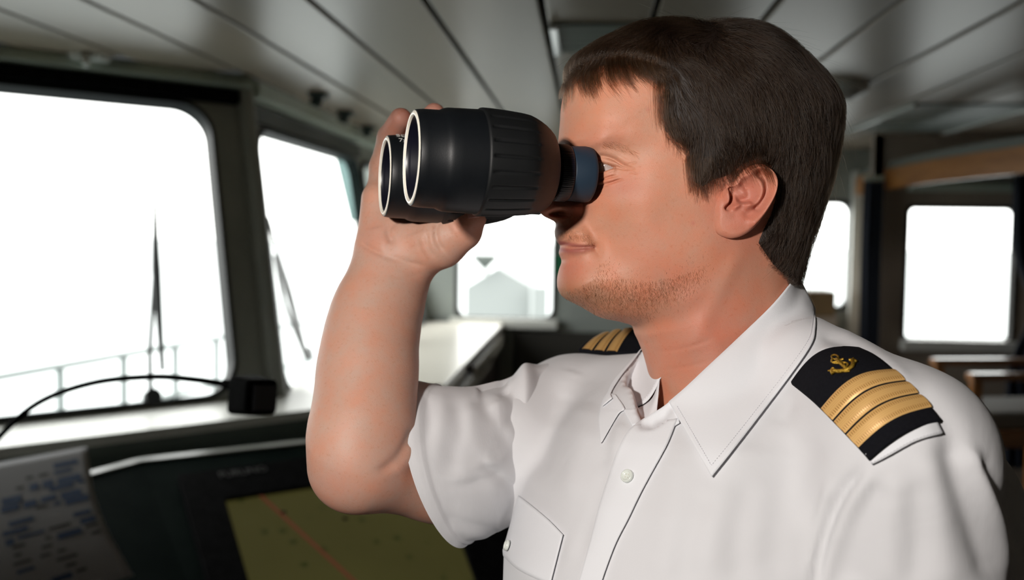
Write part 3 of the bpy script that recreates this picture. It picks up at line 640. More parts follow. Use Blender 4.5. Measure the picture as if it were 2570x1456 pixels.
for c, y in ((c3, 7.05), (c4, 7.05), (c5, 6.1)): portal(((c[0][0]+c[1][0])/2, y, (c[0][1]+c[1][1])/2+0.03), X3, None, c[1][0]-c[0][0]+0.05, abs(c[0][1]-c[1][1])+0.15, np.array([0, -1.0, 0]))
# ================================================================== THE MAN (built in camera-aligned metres: right, up, depth)
PHI = math.radians(10.0)
H0 = Cc(1750, 430, 0.819)
AV = np.array([-math.cos(PHI), 0, -math.sin(PHI)]); LV = np.array([math.sin(PHI), 0, -math.cos(PHI)]); UV = np.array([0, 1.0, 0])
def to_au(px, py, l):                              # pixel ray met with the plane at lateral l -> (forward, up)
    px = np.asarray(px, float); py = np.asarray(py, float)
    X = (px-CX)/FPX; Y = -(py-CY)/FPX; D = np.stack([X, Y, np.ones_like(X)], -1)
    t = (l+H0@LV)/(D@LV); p = D*t[..., None]-H0
    return np.stack([p@AV, p[..., 1]], -1)
def from_aul(au, l): return H0+au[..., :1]*AV+au[..., 1:2]*UV+np.asarray(l)[..., None]*LV
def ctrl(L):                                       # control points given as pixel + half width in mm
    a = np.array(L, float); return to_au(a[:, 0], a[:, 1], a[:, 2]*1e-3), a[:, 2]*1e-3
# outline of the head and neck in the middle plane, each with the rounding depth (mm)
OUT = [(1408, 345, 30), (1412, 300, 42), (1414, 262, 45), (1424, 215, 55), (1462, 152, 70), (1535, 108, 75), (1640, 82, 78), (1760, 80, 78), (1870, 102, 75), (1952, 152, 75), (2016, 222, 72), (2050, 300, 70), (2056, 380, 68), (2044, 470, 62), (2018, 560, 56),
       (1992, 640, 50), (1985, 700, 48), (2000, 770, 48), (2025, 850, 50), (2050, 950, 50), (2040, 1060, 50), (1930, 1130, 50), (1760, 1140, 50), (1670, 1110, 48), (1648, 1045, 45), (1645, 980, 42), (1630, 912, 42), (1613, 866, 42), (1602, 843, 38), (1592, 820, 34),
       (1556, 808, 30), (1508, 797, 28), (1461, 771, 26), (1421, 750, 25), (1405, 731, 24), (1401, 706, 23), (1405, 678, 21), (1412, 657, 19), (1409, 645, 18), (1405.5, 634, 18), (1408, 622, 17), (1409, 616, 16), (1404, 611, 17), (1400, 604, 18), (1395, 592, 18), (1393.5, 578, 17), (1396, 565, 15), (1393, 557, 12),
       (1380, 550, 11), (1366, 543, 10.5), (1354, 531, 10.5), (1348, 514, 10.5), (1353, 494, 10), (1372, 465, 9.5), (1392, 435, 9.5), (1406, 408, 11), (1407, 385, 16), (1404, 365, 24)]
OUT = np.array(OUT, float)
o_au = to_au(OUT[:, 0], OUT[:, 1], np.zeros(len(OUT)))
NB = 1000
oc = resample(np.c_[o_au, np.zeros(len(OUT)), OUT[:, 2]*1e-3][:, [0, 1, 3]]*[1, 1, 1e-6], NB, closed=True)   # tiny third column keeps spacing by distance
oc[:, 2] *= 1e6
OUTL, ORAD = oc[:, :2], oc[:, 2]
WC = [(1430, 300, 57), (1440, 200, 57), (1500, 300, 58.5), (1560, 250, 61), (1650, 300, 65), (1630, 375, 61.5), (1600, 200, 64), (1445, 335, 48), (1480, 335, 49), (1440, 370, 30), (1475, 372, 38), (1530, 350, 51), (1580, 355, 57.5), (1560, 385, 50),
      (1450, 400, 14), (1475, 405, 27), (1510, 415, 41), (1540, 415, 45.5), (1575, 420, 52.5), (1620, 425, 60.5), (1480, 450, 28), (1510, 450, 41), (1545, 460, 48), (1580, 480, 55), (1640, 470, 63), (1700, 450, 67), (1760, 480, 70.5), (1750, 400, 70), (1700, 350, 68),
      (1520, 510, 42.5), (1545, 550, 44.5), (1600, 560, 56), (1660, 560, 62), (1740, 570, 67), (1500, 545, 34), (1512, 580, 33.5), (1530, 610, 35.5), (1560, 620, 43.5), (1495, 622, 28.5), (1535, 650, 37.5), (1575, 660, 45.5), (1625, 650, 54), (1700, 640, 62), (1780, 620, 68), (1790, 690, 64.5), (1720, 715, 58), (1650, 735, 49.5),
      (1425, 700, 31), (1470, 715, 35), (1480, 670, 32), (1540, 700, 41), (1540, 755, 37), (1600, 788, 42), (1650, 795, 46.5), (1700, 775, 53), (1430, 585, 27.5), (1465, 590, 30), (1425, 612, 27), (1425, 632, 26.5), (1460, 640, 29), (1440, 660, 28),
      (1362, 515, 12), (1380, 500, 11.5), (1400, 480, 10), (1415, 440, 9), (1422, 400, 10.5), (1405, 520, 15), (1420, 505, 15.5), (1440, 520, 19.3), (1452, 505, 19.6), (1445, 540, 17.0), (1450, 480, 17), (1385, 545, 10), (1398, 552, 11), (1420, 560, 17), (1460, 555, 22), (1480, 530, 28), (1485, 500, 31.5), (1470, 478, 23),
      (1640, 850, 49), (1700, 850, 55.5), (1780, 790, 59.5), (1850, 740, 62.5), (1930, 720, 58), (1700, 950, 55), (1800, 900, 60.5), (1900, 850, 60), (1970, 850, 56), (1850, 1050, 66), (1700, 1050, 58), (1980, 1000, 64), (1860, 640, 67), (1820, 660, 66),
      (1800, 330, 76), (1880, 300, 78), (1950, 350, 76), (1900, 200, 75), (1800, 160, 74), (1700, 160, 70), (2000, 400, 70), (1990, 300, 72), (1960, 500, 68), (1930, 600, 64), (1850, 560, 71), (1850, 470, 73), (1750, 280, 72)]
wx, wy = ctrl(WC); TW = TPS(wx, wy, 2e-4)
def px_au(px, py):                                 # pixel -> (forward, up) on the near half of the face
    px = np.atleast_1d(np.asarray(px, float)); py = np.atleast_1d(np.asarray(py, float)); l = np.full(px.shape, 0.05)
    for _ in range(4): l = np.clip(TW(to_au(px, py, l)), 0.004, 0.085)
    return to_au(px, py, l)
FEAT = []
def bump(px, py, mm, sx, sy, rot=0): FEAT.append(('g', px_au(px, py)[0], mm*1e-3, sx*3.0e-4, sy*3.0e-4, math.radians(rot)))
def groove(pts, mm, wpx, taper=True, side=0):      # along a pixel path; negative digs in; side shifts the profile to one side of the path
    a = np.array(pts, float); FEAT.append(('l', px_au(a[:, 0], a[:, 1]), mm*1e-3, wpx*3.0e-4, taper, side))
# mouth
groove([(1404, 614), (1425, 619), (1455, 621), (1492, 620)], -3.6, 3.0)
groove([(1402, 606), (1425, 610), (1455, 615), (1485, 618)], 1.0, 4.5)
groove([(1408, 631), (1430, 633), (1455, 630), (1480, 624)], 1.5, 5.5)
groove([(1412, 650), (1435, 650), (1462, 644)], -1.0, 8)
bump(1497, 623, -1.8, 7, 9); groove([(1494, 618), (1502, 634), (1508, 648)], -1.0, 4)
bump(1515, 625, 1.2, 10, 16)
# nose wing, nostril, fold
groove([(1438, 503), (1456, 497), (1468, 510), (1468, 530), (1456, 546), (1436, 550)], -2.0, 5)
bump(1444, 521, 2.0, 12, 13)
bump(1402, 536, -10.5, 13, 5.5, -8); bump(1416, 536, -6, 9, 5, 25); bump(1386, 537, -3.5, 9, 4.5, -12)
groove([(1372, 535), (1390, 524), (1412, 524), (1430, 534)], 1.3, 4.5)
groove([(1380, 546), (1402, 549), (1422, 547)], 0.8, 3.5)
groove([(1470, 505), (1475, 540), (1484, 575), (1498, 605)], -1.6, 9)
groove([(1480, 510), (1490, 545), (1502, 580)], 0.8, 10)
groove([(1398, 575), (1402, 596)], -0.9, 5)
# eye: lids, creases, bags
groove([(1490, 405), (1511, 403), (1528, 407), (1546, 412), (1562, 418)], 1.6, 3.6)
groove([(1490, 391), (1507, 391), (1525, 393.5), (1544, 401), (1563, 413), (1576, 418), (1590, 422)], -3.0, 2.1)
groove([(1500, 380), (1520, 382), (1542, 389), (1562, 401), (1582, 413)], 1.5, 6)
groove([(1546, 404), (1560, 412), (1578, 422)], -1.0, 1.8)
groove([(1520, 414), (1545, 419), (1563, 423), (1578, 425), (1592, 426)], -2.4, 1.9)
groove([(1495, 436), (1515, 435), (1532, 429), (1552, 425)], 1.5, 3.2)
FEAT.append(('w', np.array([(1490, 405), (1511, 408.0), (1528, 412.6), (1548, 419.5), (1531, 425.5), (1515, 431), (1490, 433)], float), -0.0075))
groove([(1500, 452), (1514, 450), (1529, 444.5), (1548, 441)], -1.7, 1.9); groove([(1500, 464), (1510, 463.5), (1529, 460), (1547, 454), (1563, 449)], -2.1, 1.9); groove([(1503, 470), (1510, 470), (1526, 468.5)], -1.2, 1.8)
groove([(1505, 457), (1530, 452), (1552, 446)], 0.9, 3.5); groove([(1505, 444), (1528, 439), (1548, 434)], 0.7, 3.5)
groove([(1575, 412), (1598, 408)], -0.7, 1.9); groove([(1578, 431), (1602, 436)], -0.6, 1.9)
bump(1520, 352, 2.0, 34, 12, -14)
# forehead lines
groove([(1417, 272), (1440, 262), (1470, 255)], -0.15, 2.0); groove([(1415, 300), (1440, 290), (1462, 283)], -0.12, 2.0)
# cheek and jaw
bump(1600, 500, 1.5, 40, 25); bump(1560, 690, -0.8, 20, 45)
groove([(1480, 790), (1600, 800), (1700, 768), (1790, 712)], 1.2, 16)
groove([(1600, 830), (1700, 812), (1800, 760)], -0.5, 22)
groove([(1850, 640), (1790, 760), (1700, 930), (1660, 1010)], 1.6, 18)
groove([(1625, 900), (1700, 885), (1790, 850)], -0.5, 4); groove([(1640, 950), (1720, 930), (1790, 905)], -0.4, 4)
bump(1418, 706, 1.0, 18, 18)
def halfwidth(Q, detail=True):
    d, arg, ins = poly_dist(Q, OUTL)
    o5, r5 = OUTL[::4], ORAD[::4]; R = np.empty(len(Q))
    for i in range(0, len(Q), 40000):
        iw = 1/(((Q[i:i+40000, None]-o5[None])**2).sum(-1)+4e-6)**2; R[i:i+40000] = (iw*r5).sum(1)/iw.sum(1)
    # smooth the rounding radius by blending with neighbours
    w = np.clip(TW(Q), 0.003, 0.085)
    t = np.clip(d/R, 0, 1); f = np.sqrt(np.clip(1-(1-t)**2, 0, 1))
    out = w*f
    if detail:
        k = sstep(0.0, 0.006, d)
        for ft in FEAT:
            if ft[0] == 'g':
                e = Q-ft[1]; c, s_ = math.cos(ft[5]), math.sin(ft[5])
                u = (-e[:, 0]*c-e[:, 1]*s_)/ft[3]; v = (e[:, 0]*s_-e[:, 1]*c)/ft[4]   # image axes: x = -forward
                u = (-e[:, 0]*c+(-e[:, 1])*s_)/ft[3]; v = (e[:, 0]*s_+(-e[:, 1])*c)/ft[4]
                out += ft[2]*np.exp(-0.5*(u*u+v*v))*k
            elif ft[0] == 'w':
                pg = np.vstack([px_au(*q)[0] for q in ft[1]]); near = np.where(np.linalg.norm(Q-pg.mean(0), axis=1) < 0.03)[0]
                if len(near): dd, _, ii = poly_dist(Q[near], pg); out[near] += ft[2]*sstep(-0.0002, 0.0007, np.where(ii, dd, -dd))
            else:
                pl = resample(ft[1], 14); best = np.full(len(Q), 1e9); tt = np.zeros(len(Q))
                for i in range(13):
                    ab = pl[i+1]-pl[i]; t_ = np.clip(((Q-pl[i])@ab)/(ab@ab), 0, 1); dd = np.linalg.norm(Q-pl[i]-t_[:, None]*ab, axis=1); m = dd < best; best[m] = dd[m]; tt[m] = (i+t_[m])/13
                amp = ft[2]*(np.sin(np.clip(tt, 0.0, 1)*math.pi)**0.5 if ft[4] else 1.0)
                amp = ft[2]*np.clip(np.minimum(tt/0.12+0.35, (1-tt)/0.25+0.15), 0, 1)
                out += amp*np.exp(-0.5*(best/ft[3])**2)*k
    return np.clip(out, 0, None)
def pillow(outl, center, M, wf, power=1.5):
    """vertices of one half: rings from the outline to the centre"""
    n = len(outl); g = (np.arange(M)/M)**power
    Q = outl[None]*(1-g[:, None, None])+center*g[:, None, None]
    Q = np.vstack([Q.reshape(-1, 2), np.asarray(center)[None]])
    w = wf(Q)
    F = [[i*n+j, i*n+(j+1) % n, (i+1)*n+(j+1) % n, (i+1)*n+j] for i in range(M-1) for j in range(n)]
    F += [[(M-1)*n+j, (M-1)*n+(j+1) % n, M*n] for j in range(n)]
    return Q, w, F
def close_pillow(Q, w1, w2, F, n, frame):
    """front half w1, back half -w2, sharing the outline"""
    N = len(Q); w1 = w1.copy(); w1[:n] = 0
    V1 = frame(Q, w1); V2 = frame(Q[n:], -w2[n:])
    F2 = [[(x if x < n else x-n+N) for x in f[::-1]] for f in F]
    return np.vstack([V1, V2]), F+F2
HC = to_au(np.array([1745.0]), np.array([470.0]), np.zeros(1))[0]
Qh, wh, Fh = pillow(OUTL, HC, 210, halfwidth)
Vh, Fh2 = close_pillow(Qh, wh, wh, Fh, NB, lambda q, l: from_aul(q, l))
# ------------------------------------------------------------------ ear (same construction on a tilted plate)
EPT = np.array([(1838, 462), (1850, 440), (1876, 419), (1902, 414), (1920, 424), (1933, 441), (1938, 461), (1935, 487), (1924.5, 514), (1907, 545), (1887, 572), (1863, 591), (1839, 598.6), (1818, 594), (1803, 583), (1797, 565), (1797, 536), (1801, 507), (1812, 482), (1826, 466)])
E_L = 0.074
ea = to_au(EPT[:, 0], EPT[:, 1], np.full(len(EPT), E_L)); EOUT = resample(ea, 260, closed=True)
def ea_(px, py): return to_au(np.atleast_1d(np.asarray(px, float)), np.atleast_1d(np.asarray(py, float)), np.full(np.atleast_1d(px).shape, E_L))
EF = [('l', [(1842, 458), (1858, 440), (1880, 427), (1903, 424), (1920, 436), (1928, 458), (1926, 485), (1915, 512), (1898, 540), (1880, 560)], 3.6, 8.0),
      ('l', [(1895, 440), (1911, 452), (1913, 478), (1903, 503), (1890, 522)], -3.6, 6.5),
      ('l', [(1868, 445), (1886, 455), (1895, 475), (1895, 497), (1885, 514), (1866, 518)], 3.4, 6.5),
      ('l', [(1860, 468), (1872, 480), (1874, 498), (1866, 506)], -3.8, 9.0),
      ('l', [(1838, 478), (1850, 492), (1856, 502)], -4.5, 9.0),
      ('l', [(1833, 476), (1834, 495), (1830, 510), (1824, 522)], -6.5, 4.2),
      ('l', [(1820, 480), (1822, 496), (1824, 508)], 3.6, 6.0),
      ('l', [(1838, 521), (1852, 514), (1868, 513)], 2.8, 5.0),
      ('l', [(1815, 545), (1835, 560), (1858, 555)], 1.4, 16.0),
      ('l', [(1868, 540), (1885, 528)], -1.5, 8.0), ('l', [(1850, 452), (1863, 456), (1870, 470)], -2.5, 5)]
def earheight(Q):
    d, _, _ = poly_dist(Q, EOUT); t = np.clip(d/0.0042, 0, 1); out = 0.0048*np.sqrt(np.clip(1-(1-t)**2, 0, 1)); k = sstep(0, 0.003, d)
    for _, pts, mm, wpx in EF:
        pl = resample(np.vstack([ea_(*p) for p in pts]), 14); best = np.full(len(Q), 1e9)
        for i in range(13):
            ab = pl[i+1]-pl[i]; t_ = np.clip(((Q-pl[i])@ab)/(ab@ab), 0, 1); best = np.minimum(best, np.linalg.norm(Q-pl[i]-t_[:, None]*ab, axis=1))
        out += mm*1e-3*np.exp(-0.5*(best/(wpx*3.0e-4))**2)*k
    return out
EC = ea_(1866, 500)[0]
Qe, we, Fe = pillow(EOUT, EC, 70, earheight, 1.2)
e_front = ea_(1800, 520)[0][0]
def earframe(side):
    def f(q, l):
        back = np.clip(e_front-q[:, 0], 0, None)                     # distance behind the front edge
        base = 0.0675+0.30*back-1.0*back**2*0+0.002
        # lobe bends inwards a little
        return from_aul(q, side*(base+l*(1.0)))
    return f
wb = np.full(len(Qe), 0.002); dE, _, _ = poly_dist(Qe, EOUT); wb = 0.0035*np.sqrt(np.clip(dE/0.004, 0, 1))
Ve, Fe2 = close_pillow(Qe, we, wb, Fe, len(EOUT), earframe(1)); Ve2, Fe3 = close_pillow(Qe, we, wb, Fe, len(EOUT), earframe(-1)); Fe3 = [f[::-1] for f in Fe3]

# ------------------------------------------------------------------ arms, hands and trunk (implicit)
def cz(a): return Cc(*a)
def chain(p, pts, rad, k=0.006, cur=None):
    for i in range(len(pts)-1):
        d = cone(p, cz(pts[i]), cz(pts[i+1]), rad[i], rad[i+1]); cur = d if cur is None else smin(cur, d, k)
    return cur
FOREARM = [(986, 672, .868), (966, 730, .862), (942, 794, .854), (928, 870, .842), (921, 953, .830), (912, 1070, .812), (902, 1160, .800)]
FORE_R = [.0290, .0305, .0335, .0350, .0372, .0385, .0335]
def skin_fn(p):
    # forearm (round cones along the arm), upper arm
    d = chain(p, FOREARM, FORE_R, 0.02)
    d = smin(d, cone(p, cz((880, 1125, .800)), cz((868, 1178, .806)), .030, .024), 0.02)
    d = smin(d, cone(p, cz((905, 1172, .805)), cz((1110, 1178, .860)), .0345, .042), 0.018)
    d = smin(d, cone(p, cz((1110, 1178, .860)), cz((1430, 1080, .955)), .042, .05), 0.02)
    # palm
    h = cone(p, cz((986, 672, .868)), cz((1010, 612, .868)), .0285, .029)
    h = smin(h, cone(p, cz((945, 610, .868)), cz((950, 500, .874)), .0165, .0150), 0.014)
    h = smin(h, cone(p, cz((985, 600, .872)), cz((1000, 500, .884)), .022, .0155), 0.016)
    h = smin(h, cone(p, cz((1040, 600, .870)), cz((1060, 505, .882)), .0235, .0155), 0.016)
    h = smin(h, cone(p, cz((1080, 610, .868)), cz((1120, 510, .880)), .020, .015), 0.016)
    d = smin(d, h, 0.016)
    # thumb
    t = cone(p, cz((1045, 628, .858)), cz((1105, 606, .846)), .0225, .0205)
    t = smin(t, cone(p, cz((1105, 606, .846)), cz((1160, 577, .836)), .0205, .0160), 0.012)
    t = smin(t, cone(p, cz((1160, 577, .836)), cz((1177, 537, .828)), .0158, .0140), 0.006)
    t = smin(t, cone(p, cz((1177, 537, .828)), cz((1187, 505, .824)), .0140, .0115), 0.006)
    d = smin(d, t, 0.010)
    # fingers, each bent over the far barrel
    for pts, rad in (([(950, 505, .874), (958, 420, .890), (978, 345, .884), (1006, 299, .866)], [.0115, .0108, .0105, .0098]),
                     ([(1003, 500, .884), (1022, 400, .904), (1058, 325, .892), (1090, 286, .868)], [.0125, .0115, .0108, .0095]),
                     ([(1062, 505, .883), (1090, 400, .906), (1120, 330, .892), (1150, 300, .866)], [.0128, .0118, .0110, .0098]),
                     ([(1120, 510, .880), (1148, 410, .900), (1170, 345, .888), (1190, 312, .864)], [.0125, .0115, .0105, .0095])):
        f = None
        for i in range(3):
            c = cone(p, cz(pts[i]), cz(pts[i+1]), rad[i], rad[i+1]); f = c if f is None else smin(f, c, 0.004)
        d = smin(d, f, 0.005)
    return d
# soft creases of the hand and wrist dug in afterwards along pixel paths
CREASE = [([(1098, 552), (1092, 580), (1099, 612), (1116, 634)], -2.6, 4.0), ([(1070, 585), (1074, 620), (1090, 648)], -1.6, 3.6), ([(1050, 600), (1056, 630), (1070, 652)], -0.8, 3.5), ([(905, 608), (930, 625), (962, 640)], -2.0, 4.5), ([(960, 640), (1010, 655), (1062, 668)], -1.2, 4.5),
          ([(985, 612), (974, 578), (1000, 548)], -2.0, 5.5), ([(1010, 562), (1030, 550), (1060, 546)], -0.9, 3.5), ([(1133, 553), (1150, 575)], -0.9, 3.5), ([(1120, 565), (1135, 590)], -0.6, 3.5), ([(1045, 1070), (1028, 1100), (1008, 1138), (980, 1168), (945, 1185)], -2.2, 9), ([(1040, 1120), (1020, 1150), (990, 1182)], 1.5, 14), ([(975, 690), (1020, 695), (1055, 690)], -0.6, 3.5),
          ([(940, 570), (950, 600), (975, 615)], 1.5, 16), ([(1040, 585), (1050, 615)], 1.2, 18), ([(1155, 560), (1185, 575)], 0.8, 8)]
lo, hi = np.array([-.20, -.25, .74]), np.array([.125, .175, 1.02])
Va, Fa = surface_nets(skin_fn, lo, hi, 0.0019)
def project_px(p): return CX+FPX*p[:, 0]/p[:, 2], CY-FPX*p[:, 1]/p[:, 2]
def vnormals(V, F):
    F = np.asarray(F); t = np.vstack([F[:, :3], F[:, [0, 2, 3]]]) if F.shape[1] == 4 else F
    n = np.cross(V[t[:, 1]]-V[t[:, 0]], V[t[:, 2]]-V[t[:, 0]]); N = np.zeros_like(V)
    for k in range(3): np.add.at(N, t[:, k], n)
    return N/(np.linalg.norm(N, axis=1)[:, None]+1e-12)
def relax(V, F, it=4):
    F = np.asarray(F); e = np.vstack([F[:, [i, (i+1) % F.shape[1]]] for i in range(F.shape[1])]); 
    for s_ in [0.5, -0.52]*it:
        A = np.zeros_like(V); c = np.zeros(len(V)); np.add.at(A, e[:, 0], V[e[:, 1]]); np.add.at(c, e[:, 0], 1); np.add.at(A, e[:, 1], V[e[:, 0]]); np.add.at(c, e[:, 1], 1)
        V = V+s_*(A/np.maximum(c, 1)[:, None]-V)*(c > 0)[:, None]
    return V
def pxpath(px, py, pts, n=16):
    pl = resample(np.array(pts, float), n); best = np.full(len(px), 1e9); tt = np.zeros(len(px)); sd = np.zeros(len(px)); Q = np.c_[px, py]
    for i in range(n-1):
        ab = pl[i+1]-pl[i]; t_ = np.clip(((Q-pl[i])@ab)/(ab@ab), 0, 1); e = Q-pl[i]-t_[:, None]*ab; dd = np.linalg.norm(e, axis=1); m = dd < best
        best[m] = dd[m]; tt[m] = (i+t_[m])/(n-1); sd[m] = np.sign(ab[0]*e[m, 1]-ab[1]*e[m, 0])
    return best, tt, sd
def carve(V, F, items):
    N = vnormals(V, F)
    if np.mean(((V-V.mean(0))*N).sum(1)) < 0: N = -N
    px, py = project_px(V); face = (N*V).sum(1) < 0
    for pts, mm, w in items:
        b, t, _ = pxpath(px, py, pts); V = V+N*(face*mm*1e-3*np.exp(-0.5*(b/w)**2)*np.clip(np.minimum(t/0.15+.2, (1-t)/0.2+.2), 0, 1))[:, None]
    return V
Va = relax(Va, Fa, 4); Va = carve(Va, Fa, CREASE)
# trunk under the shirt, other arm, legs
def trunk_fn(p):
    d = cone(p, cz((1850, 1120, .835)), cz((1780, 1500, .815)), .070, .12)
    d = smin(d, cone(p, cz((1780, 1500, .815)), (.155, -.62, .82), .12, .12), 0.04)
    d = smin(d, cone(p, cz((1890, 1040, .82)), cz((2260, 1170, .69)), .036, .044), 0.04); d = smin(d, cone(p, cz((1770, 1060, .865)), cz((1430, 1090, .955)), .034, .040), 0.04)
    d = smin(d, cone(p, cz((2270, 1160, .68)), (.30, -.50, .69), .040, .034), 0.02); d = smin(d, cone(p, (.30, -.50, .69), (.24, -.72, .62), .036, .026), 0.015)
    d = smin(d, cone(p, cz((1830, 820, .835)), cz((1850, 1000, .825)), .050, .056), 0.02)
    d = smin(d, cone(p, (.24, -.72, .62), (.232, -.80, .605), .024, .028), 0.01)
    for i, (dx, L) in enumerate(((-.026, .075), (-.009, .088), (.009, .085), (.024, .068))):
        d = smin(d, cone(p, (.232+dx, -.815, .605-dx*.3), (.226+dx*1.15, -.815-L, .59-dx*.3), .0095, .0075), 0.006)
    d = smin(d, cone(p, (.21, -.77, .60), (.185, -.84, .58), .013, .009), 0.008)
    for s_ in (-1, 1):
        hx, hd = .155+s_*.055, .82-s_*.07
        d = smin(d, cone(p, (hx, -.62, hd), (hx, -1.08, hd-.01), .085, .055), 0.03); d = smin(d, cone(p, (hx, -1.08, hd-.01), (hx, -1.49, hd), .052, .034), 0.02)
    return d
Vt, Ft = surface_nets(trunk_fn, (-.10, -1.66, .42), (.45, .05, 1.06), 0.0075)
Vt = relax(Vt, Ft, 2)
ARM = (Va, Fa); 
# ------------------------------------------------------------------ skin
def skin_color(p):
    """freckled light skin: redder nose, ear, cheek and neck; paler arm; ginger-shadowed jaw"""
    px, py = project_px(p); n = len(p); base = np.tile([0.57, 0.268, 0.168], (n, 1))
    head = (px > 1330) & (py < 1180) & (px < 2120)
    def g(cx, cy, sx, sy): return np.exp(-0.5*(((px-cx)/sx)**2+((py-cy)/sy)**2))*head
    red = 0.75*g(1446, 522, 20, 22)+0.35*g(1370, 515, 25, 25)+0.45*g(1560, 470, 45, 26)+0.40*g(1420, 690, 28, 30)+0.35*g(1440, 665, 40, 30)+0.85*g(1875, 505, 70, 85)+0.55*g(1800, 860, 130, 110)+0.25*g(1700, 720, 60, 40)+0.3*g(1500, 350, 50, 20)+0.18*g(1610, 620, 60, 60)+0.5*g(1626, 275, 4, 4)+0.5*g(1740, 560, 4, 4)
    red = np.clip(red*0.85, 0, 0.9); base = base*(1-red[:, None])+np.array([0.47, 0.150, 0.112])*red[:, None]
    lipU, tU, _ = pxpath(px, py, [(1403, 609), (1425, 613), (1455, 618), (1490, 620)]); lipL, tL, _ = pxpath(px, py, [(1408, 627), (1430, 630), (1455, 628), (1480, 623)])
    lip = np.maximum(np.exp(-0.5*(lipU/4.2)**2)*(1-0.35*tU), np.exp(-0.5*(lipL/5.5)**2)*(1-0.35*tL))*head
    base = base*(1-lip[:, None])+np.array([0.30, 0.085, 0.075])*lip[:, None]
    jaw, tj, _ = pxpath(px, py, [(1425, 735), (1500, 770), (1590, 790), (1680, 755), (1750, 715)]); st = np.exp(-0.5*(jaw/30)**2)*head*0.55*np.clip(1.25-tj, 0, 1)
    mo, _, _ = pxpath(px, py, [(1420, 585), (1460, 588), (1490, 608)]); st = np.maximum(st, np.exp(-0.5*(mo/9)**2)*head*0.22)
    base = base*(1-st[:, None])+np.array([0.25, 0.13, 0.065])*st[:, None]
    arm = (px < 1330)
    base[arm] = base[arm]*np.array([0.92, 1.13, 1.32])
    def ga(cx, cy, s_): return np.exp(-0.5*(((px-cx)**2+(py-cy)**2)/s_**2))*arm
    r = 0.8*ga(1000, 300, 50)+0.8*ga(1090, 280, 45)+0.30*ga(940, 600, 40)+0.25*ga(1180, 545, 40)+0.35*ga(830, 1220, 50)+0.25*ga(1030, 1180, 60)
    base = base*(1-0.5*r[:, None])+np.array([0.50, 0.16, 0.12])*0.5*r[:, None]
    return base
ms = bpy.data.materials.new('skin'); ms.use_nodes = True; nt = ms.node_tree; b = nt.nodes['Principled BSDF']
at = nt.nodes.new('ShaderNodeAttribute'); at.attribute_name = 'tone'; tc = nt.nodes.new('ShaderNodeTexCoord')
n1 = nt.nodes.new('ShaderNodeTexNoise'); n1.inputs['Scale'].default_value = 420; n1.inputs['Detail'].default_value = 3
r1 = nt.nodes.new('ShaderNodeValToRGB'); r1.color_ramp.elements[0].position = 0.58; r1.color_ramp.elements[0].color = (1, 1, 1, 1); r1.color_ramp.elements[1].position = 0.74; r1.color_ramp.elements[1].color = (0.93, 0.86, 0.80, 1)
n2 = nt.nodes.new('ShaderNodeTexNoise'); n2.inputs['Scale'].default_value = 55; n2.inputs['Detail'].default_value = 5
r2_ = nt.nodes.new('ShaderNodeValToRGB'); r2_.color_ramp.elements[0].position = 0.3; r2_.color_ramp.elements[0].color = (1.05, 0.90, 0.84, 1); r2_.color_ramp.elements[1].position = 0.7; r2_.color_ramp.elements[1].color = (0.95, 1.03, 1.08, 1)
m1 = nt.nodes.new('ShaderNodeMix'); m1.data_type = 'RGBA'; m1.blend_type = 'MULTIPLY'; m1.inputs[0].default_value = 1
m2 = nt.nodes.new('ShaderNodeMix'); m2.data_type = 'RGBA'; m2.blend_type = 'MULTIPLY'; m2.inputs[0].default_value = 1
for n_ in (n1, n2): nt.links.new(tc.outputs['Object'], n_.inputs['Vector'])
nt.links.new(n1.outputs['Fac'], r1.inputs[0]); nt.links.new(n2.outputs['Fac'], r2_.inputs[0])
nt.links.new(at.outputs['Color'], m1.inputs[6]); nt.links.new(r1.outputs[0], m1.inputs[7]); nt.links.new(m1.outputs[2], m2.inputs[6]); nt.links.new(r2_.outputs[0], m2.inputs[7]); nt.links.new(m2.outputs[2], b.inputs['Base Color'])
b.inputs['Roughness'].default_value = 0.53; b.inputs['Specular IOR Level'].default_value = 0.38
b.inputs['Subsurface Weight'].default_value = 0.22; b.inputs['Subsurface Radius'].default_value = (1.0, 0.35, 0.2); b.inputs['Subsurface Scale'].default_value = 0.006
vo = nt.nodes.new('ShaderNodeTexVoronoi'); vo.inputs['Scale'].default_value = 1300; n3 = nt.nodes.new('ShaderNodeTexNoise'); n3.inputs['Scale'].default_value = 260; n3.inputs['Detail'].default_value = 4
ad = nt.nodes.new('ShaderNodeMath'); ad.operation = 'ADD'; bp_ = nt.nodes.new('ShaderNodeBump'); bp_.inputs['Strength'].default_value = 0.14; bp_.inputs['Distance'].default_value = 0.0008
for n_ in (vo, n3): nt.links.new(tc.outputs['Object'], n_.inputs['Vector'])
nt.links.new(vo.outputs['Distance'], ad.inputs[0]); nt.links.new(n3.outputs['Fac'], ad.inputs[1]); nt.links.new(ad.outputs[0], bp_.inputs['Height']); nt.links.new(bp_.outputs[0], b.inputs['Normal'])
FOOT = np.array([*W(np.array([[.155, -1.6, .82]]))[0][:2], 0.0])
def raw_mesh(name, V, F):
    me = bpy.data.meshes.new(name); me.from_pydata((W(V)-FOOT).tolist(), [], [list(map(int, f)) for f in F]); me.update()
    bm = bmesh.new(); bm.from_mesh(me); bmesh.ops.recalc_face_normals(bm, faces=bm.faces[:]); bm.to_mesh(me); bm.free()
    return me
parts = [raw_mesh('h', Vh, Fh2), raw_mesh('e', Ve, Fe2), raw_mesh('e2', Ve2, Fe3), raw_mesh('a', *ARM), raw_mesh('t', Vt, Ft)]
tmp = [bpy.data.objects.new('tmp', m_) for m_ in parts]
for t_ in tmp: COL.objects.link(t_); t_.location = Vector(FOOT)
